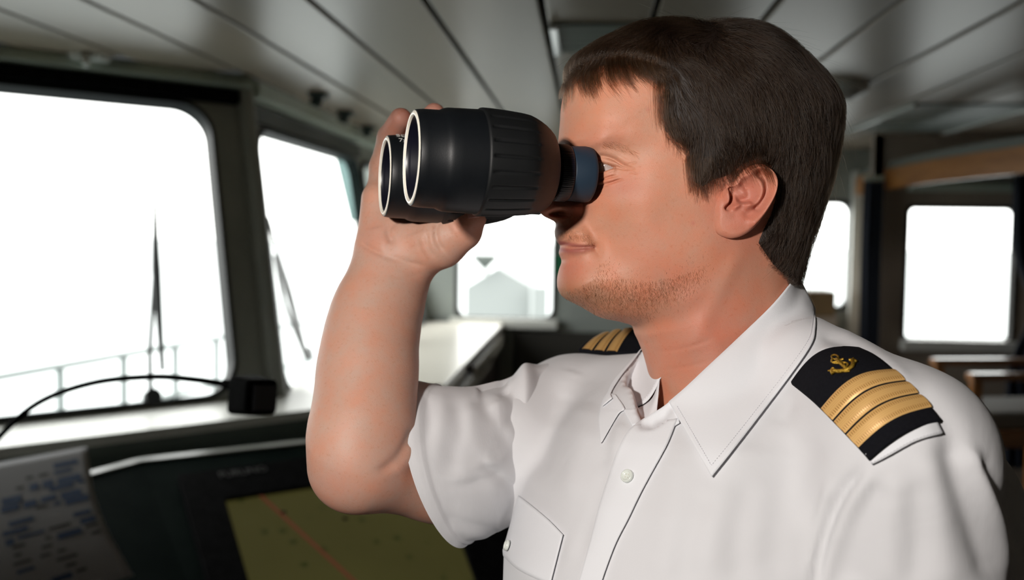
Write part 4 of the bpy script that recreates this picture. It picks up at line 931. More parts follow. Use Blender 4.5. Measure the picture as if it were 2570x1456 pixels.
import time as _t; _t0 = _t.time()
body = tmp[0]
def union_all():
    def step(m1, m2, solver):
        a_ = bpy.data.objects.new('ta', m1); b_ = bpy.data.objects.new('tb', m2); COL.objects.link(a_); COL.objects.link(b_)
        md = a_.modifiers.new('u', 'BOOLEAN'); md.operation = 'UNION'; md.object = b_; md.solver = solver
        bpy.context.view_layer.update(); r = bpy.data.meshes.new_from_object(a_.evaluated_get(bpy.context.evaluated_depsgraph_get()))
        print('step', solver, len(m1.polygons), len(m2.polygons), len(r.polygons))
        bpy.data.objects.remove(a_); bpy.data.objects.remove(b_); return r
    r = parts[0]
    for k in (1, 2): r = step(r, parts[k], 'EXACT')
    for k in (4, 3): r = step(r, parts[k], 'EXACT')
    return r
me = union_all()
expected = sum(len(m_.polygons) for m_ in parts)
print('union', _t.time()-_t0, len(me.polygons), expected)
for t_ in tmp: bpy.data.objects.remove(t_)
me.materials.clear(); me.materials.append(ms); me.polygons.foreach_set('use_smooth', [True]*len(me.polygons))
nv = len(me.vertices); co = np.empty(nv*3); me.vertices.foreach_get('co', co); co = co.reshape(-1, 3)
def to_cam(w): q = (w-CAM)@RW; q[:, 2] *= -1; return q
cc_ = to_cam(co+FOOT)
at_ = me.attributes.new('tone', 'FLOAT_COLOR', 'POINT'); at_.data.foreach_set('color', np.c_[skin_color(cc_), np.ones(nv)].ravel())
person = bpy.data.objects.new('person', me); person.location = Vector(FOOT); COL.objects.link(person); bpy.context.view_layer.update()
tag(person, 'man in white officer shirt with gold-striped shoulder boards looking through black binoculars', 'person')
def bvh_of(o):
    m_ = o.data; return BVHTree.FromPolygons([(o.matrix_world @ v.co)[:] for v in m_.vertices], [p.vertices[:] for p in m_.polygons])
BODY = bvh_of(person)
def dirw_(v): return RW@(np.asarray(v)*[1, 1, -1])
def depth_of(w): return float(-((np.asarray(w)-CAM)@RW)[2])
def hit(bv, px, py):
    r = nz(ray(px, py)); loc, n_, i, d = bv.ray_cast(Vector(CAM), Vector(r)); return (np.array(loc), np.array(n_)) if loc is not None else (None, None)
# ------------------------------------------------------------------ eyes
M_eye = bpy.data.materials.new('eyeball'); M_eye.use_nodes = True; M_eye.node_tree.nodes['Principled BSDF'].inputs['Base Color'].default_value = (0.46, 0.40, 0.385, 1); M_eye.node_tree.nodes['Principled BSDF'].inputs['Roughness'].default_value = 0.12
for side in (1, -1):
    q = px_au(1500, 416)[0]; c = from_aul(q[None], np.array([0.0]))[0]+AV*(-0.0095)+LV*0.0295*side
    cW = W(c); mb = MB(); f_, l_, u_ = dirw_(AV), dirw_(LV), dirw_(UV)
    prof = [(0.0120*math.cos(t), max(0.0120*math.sin(t), 1e-5)) for t in np.linspace(0.33, math.pi, 26)]
    mb.lathe(cW, f_, l_, u_, prof, 48); eo = mb.build('eye', M_eye, person, True)
    mb = MB(); mb.lathe(cW, f_, l_, u_, [(0.0113, .0042), (0.0122, .0030), (0.0128, .0015), (0.0130, .00001)], 32); mb.build('iris', mat('blue_iris', (0.10, 0.16, 0.20), 0.08, coat=0.8), eo, True)

# thumb nail, laid on the thumb
def nail(corners, name):
    c = np.array(corners, float); G = []
    for u in np.linspace(0, 1, 10):
        row = []
        for v in np.linspace(0, 1, 12):
            q = (c[0]*(1-v)+c[1]*v)*(1-u)+(c[3]*(1-v)+c[2]*v)*u; h_, n_ = hit(BODY, *q); row.append(h_+nz(CAM-h_)*(0.0004+0.0007*math.sin(math.pi*v)**.5) if h_ is not None else None)
        G.append(row)
    if any(x is None for r_ in G for x in r_): return
    mb = MB(); mb.grid(np.array(G), nz(np.array(G[5][5])-CAM)*0.0008); mb.build(name, mat('nail', (0.56, 0.30, 0.25), 0.22, 0.5), person, True)
nail([(1172, 530), (1202, 526), (1204, 545), (1174, 549)], 'thumbnail')
# ------------------------------------------------------------------ hair
HOUT = np.array([(1413, 250), (1419, 178), (1448, 136), (1525, 90), (1596, 61), (1684, 52), (1743, 55), (1838, 57), (1897, 70), (1950, 101), (2009, 154), (2060, 208), (2088, 260), (2094, 310), (2086, 384), (2064, 484), (2026, 567), (1999, 618), (1988, 668), (1980, 700), (1960, 730),
                 (1900, 700), (1700, 560), (1520, 400), (1440, 300)], float)
LINE = np.array([(1408, 262), (1418, 222), (1450, 176), (1520, 152), (1580, 154), (1632, 176), (1662, 204), (1668, 250), (1660, 290), (1664, 330), (1692, 358), (1724, 378), (1728, 420), (1740, 462), (1765, 474), (1792, 456), (1815, 450), (1838, 440), (1870, 414), (1905, 404), (1932, 420), (1944, 455), (1942, 500), (1930, 540), (1912, 575), (1898, 610), (1925, 650), (1955, 690), (1970, 720), (1992, 716),
                 (2120, 700), (2160, 300), (2100, 20), (1700, -30), (1420, 40), (1380, 200)], float)
_hc = np.array([1760.0, 330.0]); _r = np.linalg.norm(HOUT-_hc, axis=1)[:, None]; HOUT = _hc+(HOUT-_hc)*(1-9.0/_r)
ho = resample(to_au(HOUT[:, 0], HOUT[:, 1], np.zeros(len(HOUT))), 520, closed=True)
l_ap = np.where((LINE[:, 0] > 1400) & (LINE[:, 1] > 150) & (LINE[:, 0] < 2000), 0.062, 0.0)
hl = np.vstack([px_au(*q)[0] if l_ap[i] > 0 else to_au(q[0], q[1], 0.0) for i, q in enumerate(LINE)])
def hairhalf(Q):
    d, _, ins_h = poly_dist(Q, ho); ds, _, ins_s = poly_dist(Q, OUTL); sk = halfwidth(Q, False)*ins_s
    dl_, _, ins_l = poly_dist(Q, hl); sd_ = np.where(ins_l, dl_, -dl_)
    T = np.where(sd_ > 0, -0.0012+0.0105*(1-np.exp(-np.clip(sd_, 0, 1)/0.013)), -0.0012+0.8*sd_)
    t = np.clip(d/0.075, 0, 1); dome = (np.clip(TW(Q), .01, .085)+0.008)*np.sqrt(np.clip(1-(1-t)**2, 0, 1))
    w = np.where(ins_s, sk+T, 0.0)
    k = sstep(0.0, 0.012, sd_)
    w = np.maximum(w, np.minimum(dome, np.clip(TW(Q), .01, .085)+T)*k)
    return np.clip(w, 0.0, None)
hcn = to_au(1800.0, 300.0, 0.0)
Qk, wk, Fk = pillow(ho, hcn, 110, hairhalf, 1.5)
Vk, Fk2 = close_pillow(Qk, wk, wk, Fk, len(ho), lambda q, l: from_aul(q, l))
M_hair0 = mat('hair_mass', (0.012, 0.0065, 0.004), 0.6, 0.3)
hair = mesh_np('hair', W(Vk), Fk2, M_hair0, person, True); hair['label'] = 'short dark brown hair'
bm = bmesh.new(); bm.from_mesh(hair.data); bmesh.ops.recalc_face_normals(bm, faces=bm.faces[:]); bm.to_mesh(hair.data); bm.free(); hair.data.polygons.foreach_set('use_smooth', [True]*len(hair.data.polygons))
HB = bvh_of(hair)
FLOW = [((1425, 170), (-.35, 1)), ((1500, 120), (-.8, .6)), ((1500, 175), (-.25, 1)), ((1440, 210), (-.1, 1)), ((1600, 90), (-1, .4)), ((1580, 160), (.05, 1)), ((1650, 190), (.75, .65)), ((1720, 120), (.1, .6)), ((1750, 70), (-1, .2)), ((1720, 170), (.6, .8)), ((1780, 250), (.5, 1)), ((1690, 290), (.30, 1)), ((1720, 400), (.10, 1)), ((1760, 440), (.05, 1)), ((1850, 350), (.30, 1)), ((1850, 200), (.35, .9)), ((1880, 110), (.5, .6)),
        ((1950, 250), (.15, 1)), ((1950, 400), (.06, 1)), ((2050, 250), (.2, 1)), ((2070, 400), (-.05, 1)), ((2030, 550), (-.3, 1)), ((1960, 550), (-.12, 1)), ((1930, 600), (-.4, .9)), ((1980, 660), (-.15, 1)), ((1980, 120), (.7, .7)), ((2050, 200), (.5, .9)), ((1830, 430), (.35, 1))]
fl_q = np.vstack([px_au(*q)[0] for q, _ in FLOW]); fl_d = np.array([nz([-d[0], -d[1]]) for _, d in FLOW])
def flow(au):
    w = 1/((((au[:, None]-fl_q[None])**2).sum(-1))+1e-5)**1.6; v = (w[..., None]*fl_d[None]).sum(1); return v/(np.linalg.norm(v, axis=1)[:, None]+1e-9)
def cam2hl(p): q = p-H0; return np.stack([q@AV, q[:, 1]], 1), q@LV
def make_curves(name, strands, radius, m, parent, tipk=0.25):
    cu = bpy.data.hair_curves.new(name); n = [len(s) for s in strands]; cu.add_curves(n)
    pts = np.vstack(strands); org = pts.mean(0); cu.attributes['position'].data.foreach_set('vector', (pts-org).astype(np.float32).ravel())
    rad = np.concatenate([radius*np.linspace(1, tipk, k) for k in n]).astype(np.float32)
    ra = cu.attributes.get('radius') or cu.attributes.new('radius', 'FLOAT', 'POINT'); ra.data.foreach_set('value', rad)
    cu.materials.append(m); o = bpy.data.objects.new(name, cu); o.location = Vector(org); COL.objects.link(o); bpy.context.view_layer.update()
    o.parent = parent; o.matrix_parent_inverse = parent.matrix_world.inverted(); return o
def hair_mat(name, c1, c2, rough=0.32):
    m = bpy.data.materials.new(name); m.use_nodes = True; nt = m.node_tree
    for n in list(nt.nodes):
        if n.type != 'OUTPUT_MATERIAL': nt.nodes.remove(n)
    h = nt.nodes.new('ShaderNodeBsdfHairPrincipled'); h.parametrization = 'COLOR'; hi_ = nt.nodes.new('ShaderNodeHairInfo'); r = nt.nodes.new('ShaderNodeValToRGB')
    r.color_ramp.elements[0].color = (*c1, 1); r.color_ramp.elements[1].color = (*c2, 1); nt.links.new(hi_.outputs['Random'], r.inputs[0]); nt.links.new(r.outputs[0], h.inputs['Color'])
    h.inputs['IOR'].default_value = 1.40; h.inputs['Roughness'].default_value = rough; h.inputs['Radial Roughness'].default_value = 0.4; h.inputs['Random Roughness'].default_value = 0.2
    nt.links.new(h.outputs[0], [n for n in nt.nodes if n.type == 'OUTPUT_MATERIAL'][0].inputs[0]); return m
M_hair = hair_mat('brown_hair', (0.0035, 0.0018, 0.0010), (0.048, 0.0275, 0.0165))
def grow(roots, nrm, length, steps, lift0, lift1, jit, bvh, stick=True):
    """strands combed along the flow over a surface (camera-aligned coordinates)"""
    n = len(roots); p = roots.copy(); out = [p+nrm*lift0]; au, l = cam2hl(p)
    ph = rng.normal(0, 1, n); nz1 = np.sin(au[:, 0]*210+3*np.sin(au[:, 1]*90))*0.20+np.sin(au[:, 0]*520+au[:, 1]*340)*0.12+np.sin(au[:, 1]*160+2*np.sin(au[:, 0]*130))*0.12
    for s in range(1, steps):
        au, l = cam2hl(p); f = flow(au); ang = jit*ph+nz1; c, sn = np.cos(ang), np.sin(ang); f = np.stack([f[:, 0]*c-f[:, 1]*sn, f[:, 0]*sn+f[:, 1]*c], 1)
        v = f[:, :1]*AV+f[:, 1:]*UV; v = v-(v*nrm).sum(1)[:, None]*nrm; v /= np.linalg.norm(v, axis=1)[:, None]+1e-9
        p = p+v*(length/steps)[:, None]
        _, _, ins_ = poly_dist(cam2hl(p)[0], hl)
        if stick:
            for i in range(n):
                w_ = W(p[i]); loc, nn, _, _ = (bvh if ins_[i] else BODY).find_nearest(Vector(w_))
                q = to_cam(np.array(loc)[None])[0]; nn = RW.T@np.array(nn)*[1, 1, -1]; p[i] = q; nrm[i] = nn
        t = s/(steps-1); lf = lift0+(lift1-lift0)*math.sin(min(1, t*1.15)*math.pi*0.62)
        out.append(p+nrm*lf[:, None] if isinstance(lf, np.ndarray) else p+nrm*lf)
    S = np.stack(out, 1); return [W(s) for s in S]
tri = np.array([(f[0], f[1], f[2]) for f in Fk2]); tv = Vk[tri]; ar = np.linalg.norm(np.cross(tv[:, 1]-tv[:, 0], tv[:, 2]-tv[:, 0]), axis=1)
ctr = tv.mean(1); cau, cl = cam2hl(ctr); dl_, _, il_ = poly_dist(cau, hl); dh_, _, _ = poly_dist(cau, OUTL)
wgt = ar*(il_ & (dl_ > 0.0005)); wgt *= np.where(cl > -0.02, 1.0, 0.35)
NST = 26000
pick = rng.choice(len(tri), NST, p=wgt/wgt.sum()); bc = rng.dirichlet([1, 1, 1], NST); roots = (tv[pick]*bc[:, :, None]).sum(1)
rn = np.empty_like(roots)
for i in range(NST):
    loc, nn, _, _ = HB.find_nearest(Vector(W(roots[i]))); rn[i] = RW.T@np.array(nn)*[1, 1, -1]
Lh = rng.uniform(0.020, 0.042, NST)
rau, rl = cam2hl(roots); dr_, _, _ = poly_dist(rau, hl); Lh = np.minimum(Lh, 0.010+dr_*1.0+rng.uniform(0, .008, NST))
_px, _py = project_px(roots); Lh = np.where((_py > 545) & (_px > 1880), np.minimum(Lh, dr_+0.002), Lh)
strands = grow(roots, rn.copy(), Lh, 7, -0.0015, 0.0028*rng.uniform(.2, 1.6, NST), 0.16, HB)
hs = make_curves('hair_strands', strands, 0.00011, M_hair, hair); tag(hs, kind='stuff')
# fringe over the forehead and fly-aways, combed by hand
def lock(p0, p1, p2, n, w0, w1, lf=0.003):
    """a lock of hair along three pixels on the brow"""
    out = []
    for _ in range(n):
        a = rng.normal(0, 1); b_ = rng.normal(0, 1)
        pts = [np.array(p0)+[a*w0, b_*w0*.5], np.array(p1)+[a*(w0+w1)*.5, b_*w1*.4], np.array(p2)+[a*w1+rng.normal(0, 2), b_*w1+rng.normal(0, 4)]]
        t_ = np.linspace(0, 1, 8)[:, None]; path = pts[0]*(1-t_)**2+2*pts[1]*t_*(1-t_)+pts[2]*t_**2; S = []
        up = abs(rng.normal(lf, .0015))
        for k, q in enumerate(path):
            h_, n_ = hit(HB if k == 0 else BODY, *q); 
            if h_ is None: S.append(None); continue
            h2, _ = hit(BODY, *q); 
            w_ = h_+nz(CAM-h_)*(up*(0.4+0.6*math.sin(k/7*math.pi)) if k else .0005)
            if k and k < 5:
                h3, _ = hit(HB, *q)
                if h3 is not None and depth_of(h3) < depth_of(w_): w_ = h3+nz(CAM-h3)*.0006
            S.append(w_)
        S = [s for s in S if s is not None]
        if len(S) > 3: out.append(np.array(S))
    return out
fr = []
for p0, p1, p2, n, w0, w1 in (((1432, 165), (1424, 205), (1428, 250), 110, 9, 6), ((1420, 195), (1414, 230), (1414, 275), 60, 4, 3), ((1462, 150), (1450, 200), (1470, 238), 110, 9, 6), ((1480, 160), (1466, 205), (1492, 246), 70, 7, 6), ((1500, 145), (1486, 190), (1505, 222), 90, 9, 6), ((1535, 140), (1520, 185), (1548, 212), 120, 10, 7), ((1560, 135), (1550, 185), (1590, 216), 120, 9, 7),
                              ((1590, 135), (1590, 180), (1628, 200), 120, 9, 7), ((1615, 140), (1610, 185), (1660, 212), 120, 9, 7), ((1640, 150), (1640, 195), (1680, 212), 90, 8, 7), ((1525, 150), (1515, 205), (1558, 238), 20, 8, 10), ((1660, 175), (1650, 250), (1662, 320), 90, 7, 6), ((1672, 230), (1660, 300), (1690, 355), 90, 6, 6), ((1690, 300), (1695, 350), (1730, 380), 90, 8, 7),
                              ((1735, 390), (1732, 440), (1742, 482), 120, 8, 7), ((1760, 400), (1758, 450), (1768, 486), 120, 9, 8), ((1790, 400), (1790, 440), (1800, 470), 90, 9, 8), ((1830, 400), (1835, 430), (1852, 452), 110, 10, 8), ((1870, 380), (1880, 410), (1905, 440), 110, 10, 9), ((1905, 380), (1920, 420), (1936, 460), 90, 8, 6)):
    if p1[1] < 210: fr += lock((p0[0]+14, p0[1]-34), (p1[0]+6, p1[1]-22), (p2[0], p2[1]-14), int(n*0.9), w0*1.5, w1*1.4, 0.0045)
    fr += lock(p0, p1, p2, n, w0*1.35, w1*1.35)
M_fr = hair_mat('brown_fringe', (0.022, 0.011, 0.006), (0.065, 0.036, 0.019))
print("fringe", len(fr), [len(f) for f in fr[:5]])
fo_ = make_curves('fringe', fr, 0.00010, M_fr, hair); tag(fo_, kind='stuff')
# stray hairs standing off the back of the head
stray = []
for _ in range(420):
    i = rng.integers(0, NST); 
    if rau[i, 0] > -0.02 and rau[i, 1] < .09: continue
    p0 = W(roots[i]); v = strands[i][-1]-strands[i][0]; n_ = dirw_(rn[i]); L = rng.uniform(.014, .030); d0 = nz(nz(v)+n_*rng.uniform(.25, .8)); stray.append(np.array([p0+d0*L*t_+nz(v)*L*.3*t_*t_-n_*L*.10*t_*t_ for t_ in np.linspace(0, 1, 6)]))
so_ = make_curves('stray_hairs', stray, 0.00006, M_hair, hair); tag(so_, kind='stuff')
# beard stubble, moustache, brow and lashes
def stubble(poly, n, lmin, lmax, dirpx, spread, lean, dens=None):
    out = []; poly = np.array(poly, float); lo_, hi_ = poly.min(0), poly.max(0)
    while len(out) < n:
        q = rng.uniform(lo_, hi_)
        _, _, i_ = poly_dist(q[None], poly)
        if not i_[0] or (dens and rng.random() > dens(*q)): n -= 0.15; continue
        h_, nn = hit(BODY, *q)
        if h_ is None: n -= .2; continue
        nn = nz(nn); nn = nn if nn@(CAM-h_) > 0 else -nn; L = rng.uniform(lmin, lmax); a = rng.normal(0, spread)
        dx, dy = dirpx(*q) if callable(dirpx) else dirpx; v = dirw_([dx*math.cos(a)-dy*math.sin(a), -(dx*math.sin(a)+dy*math.cos(a)), 0]); v = nz(v-nn*(v@nn)); d_ = nz(v+nn*lean*rng.uniform(.5, 1.5))
        out.append(np.array([h_-nn*.0003+d_*L*t_-nn*L*.15*t_*t_ for t_ in (0, .33, .66, 1)]))
    return out
beard = stubble([(1404, 728), (1440, 722), (1480, 705), (1505, 660), (1530, 640), (1550, 690), (1620, 705), (1700, 690), (1770, 660), (1790, 700), (1740, 735), (1680, 770), (1610, 815), (1590, 822), (1500, 800), (1450, 772), (1410, 745)], 4200, .0016, .0040, (.05, 1), .35, .5, lambda x, y: (1.0 if x < 1690 else max(0.0, 1-(x-1690)/95.0))*(0.2+0.8*math.exp(-((y-(760-0.10*(x-1430)+(0.0 if x < 1600 else -0.25*(x-1600))))/(42.0 if y < 760-0.10*(x-1430)-(0.0 if x < 1600 else 0.25*(x-1600)) else 30.0))**2)))
must = stubble([(1400, 588), (1420, 574), (1470, 580), (1492, 606), (1496, 630), (1486, 612), (1450, 600), (1410, 602)], 420, .0016, .0034, (.45, 1), .3, .4)
sparse = stubble([(1520, 650), (1560, 640), (1640, 690), (1790, 600), (1800, 690), (1700, 810), (1620, 860), (1600, 800), (1520, 720)], 800, .0010, .0026, (.05, 1), .4, .4)
M_be = hair_mat('ginger_stubble', (0.028, 0.015, 0.008), (0.11, 0.055, 0.024))
o_ = make_curves('beard_stubble', beard+must+sparse, 0.00008, M_be, person, 0.4); tag(o_, kind='stuff')
brow = stubble([(1500, 372), (1510, 352), (1545, 352), (1590, 378), (1598, 392), (1560, 376), (1525, 372)], 300, .004, .008, (.8, .55), .25, .25)
o_ = make_curves('eyebrow', brow, 0.000055, M_be, person, 0.3); tag(o_, kind='stuff')
lash = []
for k in range(16):
    t_ = k/15; q = np.array((1511, 406))*(1-t_)+np.array((1545, 416.5))*t_; h_, _ = hit(BODY, *q)
    if h_ is not None: lash.append(np.array([h_+nz(CAM-h_)*.0006+dirw_([-(.25-.1*t_)*s, -(.9*s-.2*s*s), -.7*s])*.0055 for s in (0, .35, .7, 1)]))
lo_ = make_curves('eyelashes', lash, 0.00007, M_be, person, 0.3); tag(lo_, kind='stuff')
# ------------------------------------------------------------------ shirt
S_ = np.array([.616, 0, -.788]); B_ = np.array([-.788, 0, -.616])
LY = np.array([-.70, -.62, -.45, -.30, -.22, -.16, -.115, -.085, -.05])
LHW = np.array([.165, .168, .172, .178, .178, .168, .145, .105, .05]); LHD = np.array([.125, .13, .142, .150, .146, .128, .105, .082, .05])
LCX = np.array([.155, .155, .155, .152, .152, .156, .160, .166, .176]); LCD = np.array([.82, .82, .82, .82, .82, .82, .82, .822, .83])
def shirt_fn(p):
    y = p[..., 1]; it = lambda a: np.interp(y, LY, a).astype(np.float32)
    dx, dd = p[..., 0]-it(LCX), p[..., 2]-it(LCD); s = dx*.616-dd*.788; b = -dx*.788-dd*.616; hw, hd = it(LHW), it(LHD)
    q = (np.sqrt((s/hw)**2+(b/hd)**2)-1)*np.minimum(hw, hd)*.95
    q = np.maximum(q, y+.055); q = np.maximum(q, -.70-y)
    q = smin(q, cone(p, cz((1955, 900, .795)), cz((2255, 1150, .690)), .044, .062), 0.035)
    q = smin(q, cone(p, cz((2255, 1150, .690)), cz((2285, 1780, .690)), .062, .068), 0.02)
    q = smin(q, cone(p, cz((2295, 1300, .815)), cz((2355, 1650, .82)), .085, .096), 0.03)
    q = smin(q, cone(p, cz((1745, 1010, .845)), cz((1445, 1055, .955)), .045, .060), 0.03)
    q = smin(q, cone(p, cz((1445, 1055, .955)), cz((1290, 1120, .91)), .058, .058), 0.02)
    v = np.minimum(cone(p, cz((1830, 740, .825)), cz((1770, 960, .818)), .074, .064), cone(p, cz((1735, 950, .805)), cz((1640, 1046, .755)), .058, .012))
    q = -smin(-q, v, 0.006)
    return q
Vs, Fs = surface_nets(shirt_fn, (-.06, -.72, .50), (.46, .06, 1.12), 0.0033)
Vs = relax(Vs, Fs, 5)
FOLDS = [([(2165, 1175), (2108, 1250), (2068, 1350), (2040, 1480)], -4.0, 11), ([(2195, 1180), (2140, 1262), (2095, 1370), (2065, 1480)], 3.0, 15), ([(2085, 1205), (2058, 1320), (2028, 1470)], 2.6, 13), ([(2215, 1200), (2160, 1320), (2120, 1480)], -2.6, 26),
         ([(2372, 1095), (2402, 1190), (2450, 1330), (2505, 1480)], -5.5, 26), ([(2330, 1130), (2345, 1250), (2370, 1400), (2390, 1500)], 3.0, 30), ([(2425, 1110), (2470, 1210), (2520, 1340), (2550, 1470)], 5.0, 14), ([(2460, 1140), (2510, 1250), (2552, 1390)], -3.0, 15),
         ([(2290, 970), (2370, 1060), (2440, 1170)], -3.0, 22), ([(2250, 1190), (2235, 1310), (2225, 1480)], 2.0, 30), ([(2300, 1200), (2305, 1330), (2290, 1480)], -2.0, 24),
         ([(1960, 1020), (1860, 1160), (1790, 1300), (1750, 1480)], 3.0, 44), ([(2040, 1090), (1970, 1250), (1930, 1480)], -4.0, 38), ([(1880, 1200), (1850, 1330), (1850, 1480)], -3.0, 30), ([(1700, 1130), (1690, 1280), (1650, 1480)], 2.2, 30), ([(1780, 1230), (1730, 1360), (1720, 1480)], -2.0, 24),
         ([(1480, 1010), (1455, 1130), (1425, 1260)], 3.0, 28), ([(1425, 960), (1380, 1080), (1348, 1200)], -3.0, 18), ([(1540, 1120), (1490, 1250), (1440, 1400)], -3.0, 18), ([(1440, 930), (1420, 1000)], 2, 18), ([(1565, 1060), (1520, 1190)], 2.0, 12), ([(1510, 1160), (1470, 1290), (1420, 1420)], 2.0, 14),
         ([(2060, 840), (2130, 862), (2200, 910)], -2.5, 11), ([(2055, 882), (2120, 886)], 2.0, 10), ([(2100, 828), (2190, 880), (2290, 962)], 2.0, 12), ([(1990, 1000), (1960, 1070)], -1.5, 14)]
Vs = carve(Vs, Fs, FOLDS)
M_sh = bpy.data.materials.new('white_shirt_cotton'); M_sh.use_nodes = True; nt = M_sh.node_tree; b = nt.nodes['Principled BSDF']
b.inputs['Base Color'].default_value = (0.635, 0.635, 0.655, 1); b.inputs['Roughness'].default_value = 0.75; b.inputs['Specular IOR Level'].default_value = 0.25; b.inputs['Sheen Weight'].default_value = 0.1
tc = nt.nodes.new('ShaderNodeTexCoord'); wv = nt.nodes.new('ShaderNodeTexNoise'); wv.inputs['Scale'].default_value = 14; wv.inputs['Detail'].default_value = 3; wv.inputs['Distortion'].default_value = 0.6
fi = nt.nodes.new('ShaderNodeTexNoise'); fi.inputs['Scale'].default_value = 700; fi.inputs['Detail'].default_value = 2; mp = nt.nodes.new('ShaderNodeMapping'); mp.inputs['Scale'].default_value = (1, 1, 0.12)
b1 = nt.nodes.new('ShaderNodeBump'); b1.inputs['Strength'].default_value = 0.25; b1.inputs['Distance'].default_value = 0.006; b2 = nt.nodes.new('ShaderNodeBump'); b2.inputs['Strength'].default_value = 0.12; b2.inputs['Distance'].default_value = 0.0006
nt.links.new(tc.outputs['Object'], wv.inputs['Vector']); nt.links.new(tc.outputs['Object'], mp.inputs['Vector']); nt.links.new(mp.outputs[0], fi.inputs['Vector'])
nt.links.new(wv.outputs['Fac'], b1.inputs['Height']); nt.links.new(fi.outputs['Fac'], b2.inputs['Height']); nt.links.new(b1.outputs[0], b2.inputs['Normal']); nt.links.new(b2.outputs[0], b.inputs['Normal'])
M_col = bpy.data.materials.new('collar_cotton'); M_col.use_nodes = True; b = M_col.node_tree.nodes['Principled BSDF']; b.inputs['Base Color'].default_value = (0.735, 0.745, 0.775, 1); b.inputs['Roughness'].default_value = 0.75; b.inputs['Specular IOR Level'].default_value = 0.25
nt = M_col.node_tree; tc = nt.nodes.new('ShaderNodeTexCoord'); fi = nt.nodes.new('ShaderNodeTexNoise'); fi.inputs['Scale'].default_value = 900; b2 = nt.nodes.new('ShaderNodeBump'); b2.inputs['Strength'].default_value = 0.12; b2.inputs['Distance'].default_value = 0.0006
nt.links.new(tc.outputs['Object'], fi.inputs['Vector']); nt.links.new(fi.outputs['Fac'], b2.inputs['Height']); nt.links.new(b2.outputs[0], b.inputs['Normal'])
shirt = mesh_np('shirt', W(Vs), Fs, M_sh, person, True); shirt['label'] = 'white short-sleeved officer shirt'
bm = bmesh.new(); bm.from_mesh(shirt.data); bmesh.ops.recalc_face_normals(bm, faces=bm.faces[:]); bm.to_mesh(shirt.data); bm.free(); shirt.data.polygons.foreach_set('use_smooth', [True]*len(shirt.data.polygons))
SB = bvh_of(shirt)
def toward(p, m): p = np.asarray(p, float); return p+nz(CAM-p)*m
def depth_of(w): return float(-((np.asarray(w)-CAM)@RW)[2])
def shirt_depth(px, py, dflt=None):
    h_, n_ = hit(SB, px, py); return depth_of(h_) if h_ is not None else dflt
def drape(pxg, off=0.003, thick=0.0012, m=None, name='part', parent=None, smooth=True, bvs=None):
    """a strip of cloth laid on the shirt: pixel grid -> points just above it"""
    pxg = np.asarray(pxg, float); G = np.empty((*pxg.shape[:2], 3)); last = None
    for i in range(pxg.shape[0]):
        for j in range(pxg.shape[1]):
            h_, n_ = hit(SB, *pxg[i, j])
            if h_ is None: h_, n_ = (P(*pxg[i, j], last), CAM-P(*pxg[i, j], last)) if last else (P(*pxg[i, j], .75), CAM*0+[0, -1, 0])
            last = depth_of(h_); n_ = nz(n_); n_ = n_ if n_@(CAM-h_) > 0 else -n_
            o_ = off[i, j] if isinstance(off, np.ndarray) else off
            G[i, j] = h_+n_*o_*0.4+nz(CAM-h_)*o_*0.6
    mb = MB(); mb.grid(G, np.array(nz(G.mean((0, 1))-CAM))*thick); return mb.build(name, m or M_sh, parent, smooth), G
def pxgrid(c0, c1, n, m):
    a, b_ = resample(np.array(c0, float), n), resample(np.array(c1, float), n); t = np.linspace(0, 1, m)[None, :, None]
    return a[:, None]*(1-t)+b_[:, None]*t
def stitch(pts_w, name, parent, m, rad=0.00022, n=None):
    """a dashed line of stitches along world points"""
    pts = resample(np.asarray(pts_w), n or max(8, int(np.linalg.norm(np.diff(pts_w, axis=0), axis=1).sum()/0.0011))); mb = MB()
    for i in range(0, len(pts)-1, 2): mb.tube([pts[i], pts[i+1]], rad, 5, False)
    return mb.build(name, m, parent)
M_st = mat('stitch_thread', (0.62, 0.62, 0.66), 0.7)
# placket with its wavy right edge
pl_l = [(1592, 1070), (1573, 1090), (1552, 1130), (1535, 1179), (1508, 1263), (1483, 1360), (1458, 1450), (1440, 1520), (1408, 1700), (1385, 1880)]
pl_r = [(1702, 1052), (1680, 1109), (1660, 1148), (1632, 1198), (1607, 1245), (1580, 1301), (1552, 1355), (1535, 1396), (1514, 1455), (1495, 1520), (1462, 1700), (1440, 1880)]
placket, PG = drape(pxgrid(pl_l, pl_r, 110, 14), 0.0028, 0.0022, M_col, 'placket', shirt)
# buttons
M_bt = mat('pearl_button', (0.70, 0.74, 0.69), 0.18, coat=0.5)
def button(px, py, r, nm='button'):
    h_, n_ = hit(SB, px, py); n_ = nz(n_); n_ = n_ if n_@(CAM-h_) > 0 else -n_; c = h_+n_*0.0042
    t1 = nz(np.cross(n_, dirw_([0, 1, 0]))); t2 = np.cross(n_, t1); mb = MB()
    mb.lathe(c, n_, t1, t2, [(-.0016, r*.7), (-.0012, r), (0, r), (.0010, r*.96), (.0014, r*.86), (.0010, r*.70), (.0002, r*.58), (0, r*.3), (0, 1e-5)], 40); o = mb.build(nm, M_bt, shirt, True)
    mb = MB()
    for a in (-1, 1):
        for b_ in (-1, 1): q = c+n_*.0001+t1*a*r*.22+t2*b_*r*.22; mb.lathe(q, n_, t1, t2, [(0, r*.10), (.0003, r*.09), (.0003, 1e-5)], 10)
    mb.build('thread', mat('thread', (0.60, 0.58, 0.52), 0.7), o)
button(1581, 1200, 0.0050); button(1490, 1452, 0.0050) if False else None
